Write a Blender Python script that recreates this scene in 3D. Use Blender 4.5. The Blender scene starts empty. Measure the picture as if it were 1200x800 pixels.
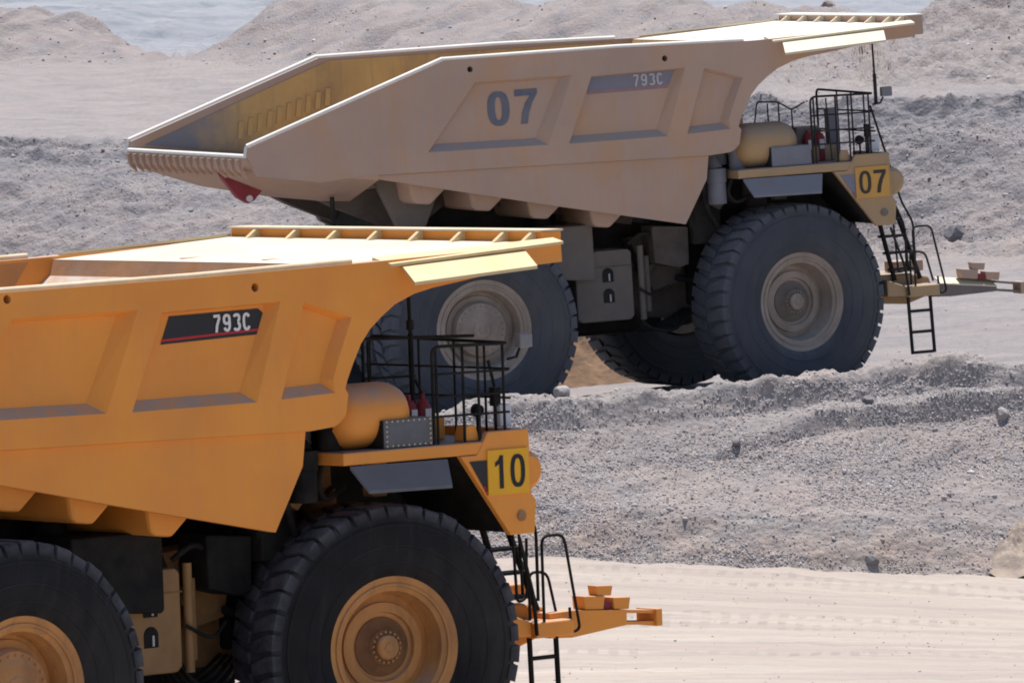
import bpy, bmesh, math, random
import numpy as np
from mathutils import Vector, Matrix, Euler
random.seed(7); rng = np.random.default_rng(11)
scene = bpy.context.scene
COL = scene.collection
R = math.radians

# ------------------------------------------------------------------ camera, sky, sun, exposure
F, PITCH, ROLL, CAMZ = 9000.0, 0.04, 0.02, 9.2
fw = np.array([0, math.cos(PITCH), -math.sin(PITCH)])
r0 = np.array([1.0, 0, 0]); u0 = np.cross(r0, fw)
cr = math.cos(ROLL)*r0 - math.sin(ROLL)*u0
cu = math.sin(ROLL)*r0 + math.cos(ROLL)*u0
cam = bpy.data.cameras.new('camera'); cam_o = bpy.data.objects.new('camera', cam); COL.objects.link(cam_o)
cam.sensor_width = 36; cam.lens = 36*F/1200; cam.clip_start = 1; cam.clip_end = 9000
m = Matrix(((cr[0], cu[0], -fw[0], 0), (cr[1], cu[1], -fw[1], 0), (cr[2], cu[2], -fw[2], CAMZ), (0, 0, 0, 1)))
cam_o.matrix_world = m
scene.camera = cam_o

SUN_EL, SUN_AZ = 75.0, 14.0      # azimuth from +Y (away from camera) towards +X
w = bpy.data.worlds.new('World'); scene.world = w; w.use_nodes = True
nt = w.node_tree; bg = nt.nodes['Background']
sky = nt.nodes.new('ShaderNodeTexSky'); sky.sky_type = 'NISHITA'; sky.sun_disc = False
sky.sun_elevation = R(SUN_EL); sky.sun_rotation = R(SUN_AZ); sky.altitude = 1500; sky.dust_density = 2.0
nt.links.new(sky.outputs[0], bg.inputs[0]); bg.inputs[1].default_value = 0.10
sun = bpy.data.lights.new('sun', 'SUN'); sun.energy = 5.0; sun.angle = R(0.5); sun.color = (1, 0.96, 0.905)
sun_o = bpy.data.objects.new('sun', sun); COL.objects.link(sun_o)
sd = Vector((math.cos(R(SUN_EL))*math.sin(R(SUN_AZ)), math.cos(R(SUN_EL))*math.cos(R(SUN_AZ)), math.sin(R(SUN_EL))))
sun_o.rotation_euler = sd.to_track_quat('Z', 'Y').to_euler(); sun_o.location = (0, 60, 80)
scene.view_settings.view_transform = 'Standard'; scene.view_settings.look = 'None'
scene.view_settings.gamma = 1; scene.view_settings.use_curve_mapping = False
scene.view_settings.exposure = 0.4
scene.render.engine = "CYCLES"; scene.cycles.pixel_filter_type = 'BLACKMAN_HARRIS'; scene.cycles.filter_width = 1.9

# ------------------------------------------------------------------ materials
def mat(name, c1, c2=None, rough=0.7, metal=0.0, scale=2.0, bump=0.0, bscale=30.0, dust=None, dustamt=0.0, patch=None, patchamt=0.5, spec=0.3, tread=None, wear=None):
    """two-tone noisy paint with optional settled dust on upward faces and worn patches of another colour"""
    M = bpy.data.materials.new(name); M.use_nodes = True
    t = M.node_tree; n = t.nodes; L = t.links; b = n['Principled BSDF']
    b.inputs['Roughness'].default_value = rough; b.inputs['Metallic'].default_value = metal
    b.inputs['Specular IOR Level'].default_value = spec
    tc = n.new('ShaderNodeTexCoord')
    def noise(s, d=6, r=0.6, vec=None):
        k = n.new('ShaderNodeTexNoise'); k.inputs['Scale'].default_value = s; k.inputs['Detail'].default_value = d; k.inputs['Roughness'].default_value = r
        L.new(vec or tc.outputs['Object'], k.inputs['Vector']); return k.outputs['Fac']
    def ramp(f, a, bb):
        k = n.new('ShaderNodeMapRange'); k.inputs[1].default_value = a; k.inputs[2].default_value = bb; L.new(f, k.inputs[0]); return k.outputs[0]
    def mix(f, a, bb):
        k = n.new('ShaderNodeMix'); k.data_type = 'RGBA'
        if isinstance(f, float): k.inputs[0].default_value = f
        else: L.new(f, k.inputs[0])
        for i, v in ((6, a), (7, bb)):
            if isinstance(v, tuple): k.inputs[i].default_value = (*v, 1)
            else: L.new(v, k.inputs[i])
        return k.outputs[2]
    def mul(a, v):
        k = n.new('ShaderNodeMath'); k.operation = 'MULTIPLY'; L.new(a, k.inputs[0])
        if isinstance(v, (int, float)): k.inputs[1].default_value = v
        else: L.new(v, k.inputs[1])
        return k.outputs[0]
    col = mix(ramp(noise(scale), 0.35, 0.65), c1, c2 or tuple(x*0.8 for x in c1))
    if patch:
        mp = n.new('ShaderNodeMapping'); mp.inputs['Scale'].default_value = (1, 1, 0.55); L.new(tc.outputs['Object'], mp.inputs[0])
        col = mix(mul(ramp(noise(0.9, 8, 0.65, mp.outputs[0]), 0.5, 0.72), patchamt), col, patch)
        # streaks running down the plates
        m2 = n.new('ShaderNodeMapping'); m2.inputs['Scale'].default_value = (7, 7, 0.5); L.new(tc.outputs['Object'], m2.inputs[0])
        col = mix(mul(ramp(noise(1.0, 5, 0.6, m2.outputs[0]), 0.52, 0.8), patchamt*0.8), col, patch)
    if wear:       # steel scoured bare where rock slides out over the tail
        sx = n.new('ShaderNodeSeparateXYZ'); L.new(tc.outputs['Object'], sx.inputs[0])
        nx = n.new('ShaderNodeMath'); nx.operation = 'MULTIPLY_ADD'; L.new(noise(0.8, 6, 0.65), nx.inputs[0]); nx.inputs[1].default_value = 3.2; L.new(sx.outputs[0], nx.inputs[2])
        col = mix(mul(ramp(nx.outputs[0], -0.4, -1.6), 0.9), col, wear)
    if tread:      # worn, dusty tread ring of the tyre; skylight on it put into the colour too
        sx = n.new('ShaderNodeSeparateXYZ'); L.new(tc.outputs['Object'], sx.inputs[0])
        cb = n.new('ShaderNodeCombineXYZ'); L.new(sx.outputs[0], cb.inputs[0]); L.new(sx.outputs[2], cb.inputs[2])
        ln = n.new('ShaderNodeVectorMath'); ln.operation = 'LENGTH'; L.new(cb.outputs[0], ln.inputs[0])
        col = mix(mul(ramp(ln.outputs['Value'], 1.56, 1.74), ramp(noise(3.0, 5, 0.7), 0.25, 0.6)), col, tread)
    if dust:
        g = n.new('ShaderNodeNewGeometry'); s = n.new('ShaderNodeSeparateXYZ'); L.new(g.outputs['Normal'], s.inputs[0])
        f = mul(mul(ramp(s.outputs[2], 0.25, 0.75), ramp(noise(3.0, 8, 0.7), 0.2, 0.55)), dustamt)
        col = mix(f, col, dust)
    L.new(col, b.inputs['Base Color'])
    if bump:
        k = n.new('ShaderNodeBump'); k.inputs['Strength'].default_value = bump; k.inputs['Distance'].default_value = 0.02
        L.new(noise(bscale, 4, 0.6), k.inputs['Height'])
        k2 = n.new('ShaderNodeBump'); k2.inputs['Strength'].default_value = 0.35; k2.inputs['Distance'].default_value = 0.06
        L.new(noise(1.7, 2, 0.5), k2.inputs['Height']); L.new(k2.outputs[0], k.inputs['Normal']); L.new(k.outputs[0], b.inputs['Normal'])
    return M

DUST = (0.55, 0.49, 0.43)
def truck_mats(k):
    if k == '10':
        return dict(
            paint=mat('yellow_paint', (0.80, 0.310, 0.052), (0.73, 0.272, 0.050), 0.6, scale=0.8, bump=0.08, bscale=8, dust=(0.36, 0.31, 0.27), dustamt=0.85, patch=(0.60, 0.25, 0.075), patchamt=0.35),
            frame=mat('dirty_frame_paint', (0.30, 0.155, 0.06), (0.15, 0.085, 0.04), 0.75, scale=2, bump=0.2, dust=DUST, dustamt=0.5),
            tank=mat('tank_paint', (0.33, 0.185, 0.08), (0.25, 0.14, 0.06), 0.6, scale=2, bump=0.1, dust=DUST, dustamt=0.5),
            dark=mat('oily_black_steel', (0.010, 0.010, 0.011), (0.024, 0.022, 0.020), 0.7, scale=3, bump=0.2, spec=0.12),
            rubber=mat('tyre_rubber', (0.011, 0.011, 0.013), (0.018, 0.017, 0.019), 0.8, tread=(0.085, 0.085, 0.10), scale=1.5, bump=0.3, bscale=14, dust=(0.25, 0.24, 0.25), dustamt=0.25, patch=(0.045, 0.040, 0.038), patchamt=0.6, spec=0.2),
            rim=mat('rim_paint', (0.52, 0.245, 0.08), (0.46, 0.21, 0.07), 0.6, scale=2.5, bump=0.1, dust=DUST, dustamt=0.5, patch=(0.16, 0.08, 0.05), patchamt=0.6),
            hub=mat('hub_brown_dirt', (0.24, 0.115, 0.05), (0.15, 0.075, 0.038), 0.7, scale=4, bump=0.2),
            grey=mat('grey_plate', (0.13, 0.135, 0.15), (0.10, 0.10, 0.11), 0.6, scale=3, dust=DUST, dustamt=0.1),
            top=mat('dusted_canopy_plate', (0.62, 0.565, 0.465), (0.50, 0.44, 0.35), 0.75, scale=0.7, bump=0.1, bscale=6),
            rail=mat('dusted_rail', (0.66, 0.55, 0.40), (0.60, 0.44, 0.26), 0.7, scale=3),
            flap=mat('pale_flap_paint', (0.66, 0.52, 0.30), (0.62, 0.47, 0.25), 0.6, scale=2, bump=0.05),
            decal=mat('black_decal', (0.02, 0.02, 0.026), None, 0.4), red=mat('red_decal', (0.50, 0.02, 0.03), None, 0.4),
            white=mat('white_lettering', (0.75, 0.75, 0.75), None, 0.5), num=mat('black_numeral', (0.012, 0.014, 0.022), None, 0.5),
            plate=mat('number_plate_yellow', (0.80, 0.42, 0.02), (0.74, 0.37, 0.02), 0.5, scale=2),
            wear=mat('worn_bare_steel', (0.16, 0.16, 0.17), (0.11, 0.11, 0.12), 0.6, scale=2, dust=DUST, dustamt=0.5),
            inner=mat('worn_body_liner', (0.52, 0.23, 0.07), (0.40, 0.18, 0.07), 0.65, scale=1.2, bump=0.15, dust=DUST, dustamt=0.85, patch=(0.22, 0.19, 0.18), patchamt=0.4))
    return dict(
        paint=mat('dust_coated_paint', (0.475, 0.325, 0.25), (0.415, 0.297, 0.24), 0.8, scale=0.7, bump=0.08, bscale=8, dust=(0.34, 0.31, 0.30), dustamt=0.9, patch=(0.50, 0.28, 0.14), patchamt=0.7),
        frame=mat('dust_coated_frame', (0.13, 0.11, 0.10), (0.08, 0.066, 0.06), 0.85, scale=2, bump=0.2, dust=DUST, dustamt=0.5),
        tank=mat('dust_coated_tank', (0.19, 0.165, 0.15), (0.16, 0.14, 0.13), 0.8, scale=2, bump=0.1, dust=DUST, dustamt=0.5),
        dark=mat('dusty_black_steel', (0.022, 0.022, 0.024), (0.040, 0.037, 0.036), 0.8, scale=3, bump=0.2, spec=0.12),
        rubber=mat('dusty_tyre_rubber', (0.054, 0.060, 0.074), (0.072, 0.078, 0.094), 0.85, tread=(0.10, 0.105, 0.125), scale=1.2, bump=0.3, bscale=14, dust=(0.25, 0.24, 0.25), dustamt=0.35, patch=(0.105, 0.098, 0.098), patchamt=0.55, spec=0.2),
        rim=mat('dusty_rim', (0.34, 0.285, 0.25), (0.27, 0.225, 0.19), 0.8, scale=2.5, bump=0.1, dust=DUST, dustamt=0.4, patch=(0.15, 0.105, 0.075), patchamt=0.5),
        hub=mat('dusty_hub', (0.19, 0.165, 0.155), (0.15, 0.125, 0.11), 0.8, scale=4, bump=0.2),
        grey=mat('dusty_blue_grey_plate', (0.20, 0.21, 0.25), (0.17, 0.17, 0.20), 0.7, scale=3, dust=DUST, dustamt=0.2),
        top=mat('dusted_canopy_plate_pale', (0.74, 0.70, 0.62), (0.70, 0.65, 0.55), 0.8, scale=0.7, bump=0.1, bscale=6),
        rail=mat('dusted_rail_pale', (0.80, 0.77, 0.72), (0.74, 0.70, 0.63), 0.75, scale=3),
        flap=mat('dusty_flap_paint', (0.70, 0.62, 0.47), (0.66, 0.57, 0.42), 0.7, scale=2),
        decal=mat('faded_blue_decal', (0.18, 0.19, 0.25), (0.22, 0.21, 0.255), 0.8, scale=1.5), red=mat('faded_pink_decal', (0.34, 0.20, 0.205), None, 0.8),
        white=mat('faded_white_lettering', (0.50, 0.47, 0.48), None, 0.7), num=mat('faded_black_numeral', (0.115, 0.13, 0.17), (0.165, 0.165, 0.195), 0.8, scale=3),
        paint2=mat('dusty_tan_paint', (0.42, 0.29, 0.165), (0.36, 0.255, 0.16), 0.8, scale=1.5, dust=(0.34, 0.31, 0.30), dustamt=0.6, patch=(0.48, 0.27, 0.10), patchamt=0.5),
        plate=mat('dusty_number_plate_yellow', (0.60, 0.33, 0.08), (0.52, 0.28, 0.08), 0.6, scale=2), plnum=mat('plate_numeral', (0.05, 0.045, 0.04), None, 0.6),
        wear=mat('bare_dusty_steel', (0.25, 0.25, 0.27), (0.18, 0.18, 0.20), 0.7, scale=2, patch=(0.09, 0.09, 0.10), patchamt=0.6),
        inner=mat('rusty_body_liner', (0.62, 0.39, 0.15), (0.52, 0.32, 0.13), 0.75, scale=1.0, bump=0.2, dust=(0.2, 0.19, 0.19), dustamt=0.7, patch=(0.22, 0.17, 0.13), patchamt=0.7, wear=(0.20, 0.20, 0.225)))
RED = mat('red_steel', (0.27, 0.035, 0.05), (0.20, 0.03, 0.04), 0.6, scale=3)
GLASS = mat('cab_glass', (0.03, 0.04, 0.05), None, 0.08, spec=0.6)
MIRROR = mat('mirror_back_grey', (0.22, 0.22, 0.24), None, 0.5)
LAMPW = mat('white_lamp_box', (0.62, 0.62, 0.66), (0.5, 0.5, 0.55), 0.5)
LAMPG = mat('headlamp_glass', (0.55, 0.55, 0.55), None, 0.15, spec=0.6)

# ------------------------------------------------------------------ mesh builder
class MB:
    def __init__(s): s.bm = bmesh.new()
    def face(s, pts):
        return s.bm.faces.new([s.bm.verts.new(p) for p in pts])
    def box(s, x0, x1, y0, y1, z0, z1, mtx=None):
        c = [(x0, y0, z0), (x1, y0, z0), (x1, y1, z0), (x0, y1, z0), (x0, y0, z1), (x1, y0, z1), (x1, y1, z1), (x0, y1, z1)]
        v = [s.bm.verts.new(mtx @ Vector(p) if mtx else p) for p in c]
        for f in ((3, 2, 1, 0), (4, 5, 6, 7), (0, 1, 5, 4), (1, 2, 6, 5), (2, 3, 7, 6), (3, 0, 4, 7)): s.bm.faces.new([v[i] for i in f])
        return s
    def prism(s, poly, y0, y1):          # polygon in xz, extruded along y
        a = [s.bm.verts.new((x, y0, z)) for x, z in poly]; b = [s.bm.verts.new((x, y1, z)) for x, z in poly]
        s.bm.faces.new(a); s.bm.faces.new(b[::-1]); k = len(poly)
        for i in range(k): s.bm.faces.new([a[i], b[i], b[(i+1) % k], a[(i+1) % k]])
        return s
    def quadplate(s, pts, off):          # a plate: quad/polygon plus the same polygon shifted by off
        a = [s.bm.verts.new(p) for p in pts]; b = [s.bm.verts.new(Vector(p)+Vector(off)) for p in pts]
        s.bm.faces.new(a); s.bm.faces.new(b[::-1]); k = len(pts)
        for i in range(k): s.bm.faces.new([a[i], b[i], b[(i+1) % k], a[(i+1) % k]])
        return s
    def tube(s, pts, r, n=8, cap=True):
        pts = [Vector(p) for p in pts]; rings = []
        up = None
        for i, p in enumerate(pts):
            d0 = (p-pts[i-1]).normalized() if i else None
            d1 = (pts[i+1]-p).normalized() if i < len(pts)-1 else None
            d = ((d0 or d1)+(d1 or d0)).normalized()
            if up is None: up = d.orthogonal().normalized()
            up = (up-d*up.dot(d)).normalized(); sd_ = d.cross(up)
            k = 1.0 if d0 is None or d1 is None else 1/max(0.5, d.dot(d1))
            rings.append([s.bm.verts.new(p+(up*math.cos(2*math.pi*j/n)+sd_*math.sin(2*math.pi*j/n))*r*(k if k < 1.5 else 1.5)) for j in range(n)])
        for a, b in zip(rings, rings[1:]):
            for j in range(n): s.bm.faces.new([a[j], a[(j+1) % n], b[(j+1) % n], b[j]])
        if cap: s.bm.faces.new(rings[0][::-1]); s.bm.faces.new(rings[-1])
        return s
    def lathe(s, prof, n=48, axis='y', c=(0, 0, 0)):   # prof: (radius, along-axis)
        rings = []
        for r, h in prof:
            ring = []
            if r < 1e-5:
                p = {'y': (c[0], c[1]+h, c[2]), 'x': (c[0]+h, c[1], c[2]), 'z': (c[0], c[1], c[2]+h)}[axis]
                ring = [s.bm.verts.new(p)]*n
            else:
                for j in range(n):
                    a = 2*math.pi*j/n; ca, sa = r*math.cos(a), r*math.sin(a)
                    p = {'y': (c[0]+ca, c[1]+h, c[2]+sa), 'x': (c[0]+h, c[1]+ca, c[2]+sa), 'z': (c[0]+ca, c[1]+sa, c[2]+h)}[axis]
                    ring.append(s.bm.verts.new(p))
            rings.append(ring)
        for a, b in zip(rings, rings[1:]):
            for j in range(n):
                q = []
                for v in (a[j], a[(j+1) % n], b[(j+1) % n], b[j]):
                    if v not in q: q.append(v)
                if len(q) > 2: s.bm.faces.new(q)
        return s
    def mesh(s, name, material, smooth=None):
        bmesh.ops.recalc_face_normals(s.bm, faces=s.bm.faces[:])
        me = bpy.data.meshes.new(name); s.bm.to_mesh(me); s.bm.free()
        if material: me.materials.append(material)
        if smooth: 
            me.shade_smooth()
            me.set_sharp_from_angle(angle=R(smooth))
        return me
    def obj(s, name, material, parent=None, smooth=None, bevel=0.0):
        o = bpy.data.objects.new(name, s.mesh(name, material, smooth)); COL.objects.link(o)
        if parent: o.parent = parent
        if bevel:
            b = o.modifiers.new('bevel', 'BEVEL'); b.width = bevel; b.segments = 2; b.limit_method = 'ANGLE'; b.angle_limit = R(40); b.harden_normals = False
        return o
def inst(me, name, parent, loc=(0, 0, 0), rot=(0, 0, 0), scl=(1, 1, 1)):
    o = bpy.data.objects.new(name, me); COL.objects.link(o); o.parent = parent
    o.location = loc; o.rotation_euler = rot; o.scale = scl; return o
def arc(c, r, a0, a1, n, plane='xz', k=0.0):
    out = []
    for i in range(n+1):
        a = R(a0+(a1-a0)*i/n); p, q = r*math.cos(a), r*math.sin(a)
        out.append((c[0]+p, k, c[1]+q) if plane == 'xz' else (c[0]+p, c[1]+q, k))
    return out
def rounded(pts, r=0.12, n=4):           # polyline with rounded corners, for bent pipe rails
    pts = [Vector(p) for p in pts]; out = [pts[0]]
    for a, p, b in zip(pts, pts[1:], pts[2:]):
        d0, d1 = a-p, b-p; q = min(r, d0.length*0.45, d1.length*0.45)
        s_, e_ = p+d0.normalized()*q, p+d1.normalized()*q
        for i in range(n+1):
            t = i/n; out.append((1-t)**2*s_+2*t*(1-t)*p+t*t*e_)
    return out+[pts[-1]]
def text_mesh(body, h, wdt, thick, material, bold=0.0, font_sx=1.0):
    cu_ = bpy.data.curves.new('lettering', 'FONT'); cu_.body = body; cu_.size = 1; cu_.extrude = thick; cu_.offset = bold; cu_.resolution_u = 4
    to = bpy.data.objects.new('lettering', cu_); COL.objects.link(to)
    bpy.context.view_layer.update()
    me = bpy.data.meshes.new_from_object(to.evaluated_get(bpy.context.evaluated_depsgraph_get()))
    bpy.data.objects.remove(to)
    co = np.array([v.co[:] for v in me.vertices]); lo, hi = co.min(0), co.max(0)
    for v in me.vertices:      # normalise to width x height, stand upright facing -y
        x, y, z = v.co
        v.co = ((x-lo[0])/(hi[0]-lo[0])*wdt, -z, (y-lo[1])/(hi[1]-lo[1])*h)
    me.materials.clear(); me.materials.append(material); return me

def glyph_mesh(ch, h, wd, st, material, thick=0.004):
    # letter built from a flat ribbon that follows its centre line
    a, c = wd/2-st/2, h/2-st/2
    def oval(cx, cz, rx, rz, d0, d1, n=14, e=0.75):
        o = []
        for q in range(n+1):
            t_ = R(d0+(d1-d0)*q/n); x_, z_ = math.cos(t_), math.sin(t_)
            o.append((cx+rx*math.copysign(abs(x_)**e, x_), cz+rz*math.copysign(abs(z_)**e, z_)))
        return o
    X0, Z0 = wd/2, h/2
    if ch == '7': ln = [[(st*0.3, h-st/2), (wd-st/2, h-st/2), (wd-st*0.6, h*0.80), (wd*0.50, h*0.38), (wd*0.38, 0)]]
    elif ch == '9': ln = [oval(X0, h*0.69, a, h*0.31-st/2, -20, 340, 20), oval(X0, Z0, a, c, 25, -150, 14)]
    elif ch == '3': ln = [oval(X0, h*0.735, a*0.95, h*0.265-st/2, 160, -80, 14), oval(X0, h*0.275, a, h*0.275-st/2, 80, -160, 14)]
    else: ln = [oval(X0, Z0, a, c, 32, 328, 22)]
    b = MB()
    for k, P_ in enumerate(ln):
        P_ = [Vector((p[0], 0, p[1])) for p in P_]; y0, y1 = -thick-k*0.0007, 0.0; prev = None
        for q, p in enumerate(P_):
            d = (P_[min(q+1, len(P_)-1)]-P_[max(q-1, 0)]).normalized(); nrm = Vector((-d.z, 0, d.x))*st/2
            v = [b.bm.verts.new(p+nrm*sg+Vector((0, yy, 0))) for sg, yy in ((1, y0), (-1, y0), (-1, y1), (1, y1))]
            if prev:
                for w_ in range(4): b.bm.faces.new([prev[w_], prev[(w_+1) % 4], v[(w_+1) % 4], v[w_]])
            prev = v
    return b.mesh('letter', material)
def digits_mesh(body, h, adv, thick, material, st=0.155):
    b = MB(); x = 0.0
    for ch in body:
        wd = 0.60*h; t_ = st*h
        if ch == '1': b.prism([(x+0.30*h, 0), (x+0.30*h+t_, 0), (x+0.30*h+t_, h), (x+0.34*h, h), (x+0.26*h, 0.86*h), (x+0.14*h, 0.79*h), (x+0.14*h, 0.66*h), (x+0.30*h, 0.75*h)], -thick, 0)
        if ch == '7': b.prism([(x+0.14*h, 0), (x+0.31*h, 0), (x+0.36*h, 0.30*h), (x+0.46*h, 0.60*h), (x+0.60*h, 0.86*h), (x+0.60*h, h), (x+0.02*h, h), (x+0.02*h, h-t_), (x+0.42*h, h-t_), (x+0.28*h, 0.60*h), (x+0.19*h, 0.32*h)], -thick, 0)
        if ch == '0':
            n = 28; ring = []
            for q in range(n):
                a = 2*math.pi*q/n; c_, s_ = math.cos(a), math.sin(a); e = 0.8
                cx, cz = math.copysign(abs(c_)**e, c_), math.copysign(abs(s_)**e, s_)
                ring.append([b.bm.verts.new((x+0.31*h+cx*(0.28*h-ins*t_), yy, 0.5*h+cz*(0.5*h-ins*t_*0.85))) for ins in (0, 1) for yy in (-thick, 0)])
            for q in range(n):
                A_, B_ = ring[q], ring[(q+1) % n]
                for u_, v_ in ((0, 2), (1, 3), (0, 1), (2, 3)): b.bm.faces.new([A_[u_], B_[u_], B_[v_], A_[v_]])
        x += adv*h
    return b.mesh('numeral', material)

# ------------------------------------------------------------------ haul truck
RT, WB, KP, YS = 1.77, 5.97, 2.45, 3.45
def tyre_bm():
    b = MB()
    prof = [(0.83, 0.40), (0.88, 0.47), (1.0, 0.535), (1.03, 0.545), (1.035, 0.556), (1.06, 0.562), (1.065, 0.555), (1.15, 0.57), (1.24, 0.577), (1.245, 0.585), (1.265, 0.585), (1.27, 0.578), (1.34, 0.575), (1.42, 0.565), (1.50, 0.552), (1.505, 0.56), (1.53, 0.56), (1.535, 0.545), (1.63, 0.52), (1.695, 0.465), (1.712, 0.36), (1.718, 0.0)]
    prof = prof+[(r, -h) for r, h in prof[-2::-1]]
    b.lathe(prof, 84)
    n = 42
    for k in range(n):
        for s in (-1, 1):
            a = 2*math.pi*(k+(0.5 if s > 0 else 0))/n
            hw = math.pi/n*random.uniform(0.74, 0.84); a += random.uniform(-0.006, 0.006); rj = random.uniform(-0.022, 0.004)
            # lug: runs from the shoulder in towards the tread centre, slanting
            pr = [(1.60, 0.545*s, 0.0), (1.74+rj, 0.525*s, 0.0), (RT+rj, 0.47*s, 0.0), (RT+rj*0.5, 0.04*s, 0.055), (1.66, 0.04*s, 0.055)]
            lo = []; hi = []
            for r, y, sk in pr:
                w_ = hw if abs(y) > 0.1 else hw*0.72
                lo.append(b.bm.verts.new((r*math.cos(a-w_+sk), y, r*math.sin(a-w_+sk)))); hi.append(b.bm.verts.new((r*math.cos(a+w_+sk), y, r*math.sin(a+w_+sk))))
            b.bm.faces.new(lo); b.bm.faces.new(hi[::-1])
            for i in range(5): b.bm.faces.new([lo[i], hi[i], hi[(i+1) % 5], lo[(i+1) % 5]])
    return b
def build_truck(num, loc, yaw, pitch, steer, label, shape):
    M = truck_mats(num)
    if 'plnum' not in M: M['plnum'] = M['num']; M['paint2'] = M['paint']
    T = bpy.data.objects.new('haul_truck', None); COL.objects.link(T)
    T.matrix_world = Matrix.Translation(loc) @ Matrix.Rotation(yaw, 4, 'Z') @ Matrix.Rotation(-pitch, 4, 'Y') @ Matrix.Rotation(shape['roll'], 4, 'X')
    T['label'] = label; T['category'] = 'dump truck'; T['group'] = 'haul trucks on the mine roads'
    # ---------- wheels
    tyre = tyre_bm().mesh('tyre', M['rubber'], 32)
    rimb = MB()
    rimb.lathe([(0.80, -0.30), (0.84, -0.44), (0.885, -0.475), (0.905, -0.45), (0.905, -0.42), (0.86, -0.40)], 64)
    rimb.lathe([(0.885, -0.472), (0.80, -0.440), (0.795, -0.46), (0.76, -0.46), (0.755, -0.43), (0.70, -0.40), (0.66, -0.12), (0.645, -0.08), (0.645, 0.45), (0.8, 0.47)], 64)
    rim = rimb.mesh('rim', M['rim'], 35)
    fd = MB().lathe([(0.66, -0.09), (0.60, -0.11), (0.55, -0.12), (0.545, -0.17), (0.43, -0.19), (0.42, -0.13), (0.37, -0.12), (0.0, -0.12)], 48).mesh('front_hub', M['rim'], 35)
    fhm = MB().lathe([(0.372, -0.10), (0.365, -0.14), (0.24, -0.21), (0.22, -0.25), (0.0, -0.25)], 48).mesh('hub_cover', M['hub'], 35)
    fcap = MB().lathe([(0.15, -0.24), (0.15, -0.31), (0.13, -0.33), (0.06, -0.335), (0.05, -0.35), (0.0, -0.35)], 32).mesh('hub_cap', M['rim'], 35)
    boltm = MB().lathe([(0.0, -0.285), (0.017, -0.283), (0.017, -0.24)], 6).mesh('bolt', M['rim'])
    rd = MB().lathe([(0.66, -0.10), (0.60, -0.10), (0.59, -0.14), (0.50, -0.15), (0.49, -0.24), (0.475, -0.27), (0.46, -0.31), (0.36, -0.33), (0.34, -0.345), (0.17, -0.36), (0.15, -0.38), (0.06, -0.385), (0.05, -0.40), (0.0, -0.40)], 48).mesh('final_drive', M['rim'], 35)
    rboltm = MB().lathe([(0.0, -0.345), (0.014, -0.343), (0.014, -0.31)], 6).mesh('bolt', M['rim'])
    backd = MB().lathe([(0.70, -0.02), (0.5, 0.0), (0.0, 0.05)], 32).mesh('wheel_disc', M['dark'])
    def wheel(x, y, rz, kind, spin):
        wh = inst(fd if kind == 'front' else (rd if kind == 'outer' else backd), 'wheel', T, (x, y, RT), (0, spin, rz))
        wh.rotation_mode = 'XYZ'
        inst(tyre, 'tyre', wh); inst(rim, 'rim', wh)
        if kind == 'front':
            inst(fhm, 'hub_cover', wh); inst(fcap, 'hub_cap', wh)
        if kind != 'inner':
            k, q, me_ = (18, 0.188, boltm) if kind == 'front' else (24, 0.415, rboltm)
            for i in range(k): inst(me_, 'bolt', wh, (q*math.cos(2*math.pi*i/k), 0, q*math.sin(2*math.pi*i/k)))
    for s in (-1, 1):
        st = steer; base = 0 if s < 0 else math.pi
        off = 0.40
        wheel(WB+off*math.sin(st)*(-s), s*KP+s*off*math.cos(st), base+st, 'front', 0.11)
        wheel(0, s*3.15, base, 'outer', 0.3); wheel(0, s*1.90, base, 'inner', 0.7)
    # ---------- chassis
    c = MB()
    for s in (-1, 1):
        c.prism([(-2.2, 3.0), (-2.0, 3.35), (0.5, 2.9), (4.4, 2.6), (7.9, 2.5), (7.9, 1.9), (4.4, 1.55), (1.0, 1.7), (-0.6, 2.3), (-1.9, 2.7)], s*0.75, s*1.25)
    for x in (-1.6, 1.2, 2.9, 4.2): c.box(x-0.18, x+0.18, -0.749, 0.749, 2.0 if x > 0 else 2.75, 2.45 if x > 0 else 3.1)
    c.obj('chassis', M['frame'], T, bevel=0.03)
    MB().prism([(-1.3, 3.1), (-1.0, 3.9), (0.5, 3.85), (2.6, 3.56), (4.4, 3.2), (4.4, 2.4), (0.2, 2.5)], -1.20, 1.20).obj('sub_frame', M['dark'], T, bevel=0.03)
    MB().lathe([(0.0, -1.3), (0.62, -1.25), (0.80, -0.7), (0.92, 0), (0.80, 0.7), (0.62, 1.25), (0, 1.3)], 24, c=(0, 0, RT)).obj('rear_axle', M['dark'], T, 40)
    c = MB()
    for s in (-1, 1):
        c.lathe([(0.0, -0.9), (0.24, -0.9), (0.24, 0.1), (0.17, 0.12), (0.17, 0.9), (0, 0.9)], 16, 'z', (-1.15, s*0.6, 2.5))
    c.obj('rear_suspension', M['dark'], T, 40)
    for s in (-1, 1):
        MB().lathe([(0.0, -0.9), (0.30, -0.9), (0.30, 0.25), (0.21, 0.27), (0.21, 1.1), (0, 1.1)], 20, 'z', (WB, s*1.72, 2.55)).obj('front_strut', M['frame'], T, 40)
        MB().box(WB-0.22, WB+0.22, s*1.45-0.25, s*1.45+0.25, 3.35, 4.05).obj('strut_tower', M['frame'], T, bevel=0.03)
        b = MB(); b.tube([(2.2, s*1.62, 1.9), (1.9, s*1.62, 3.55)], 0.20, 14); b.tube([(2.12, s*1.62, 2.3), (1.75, s*1.62, 4.1)], 0.12, 12)
        b.obj('hoist_cylinder', M['dark'], T, 40)
    # engine bay and transmission masses between the rails
    MB().box(4.7, 7.7, -1.42, 1.42, 1.75, 3.9).obj('engine', M['dark'], T, bevel=0.05)
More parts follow.
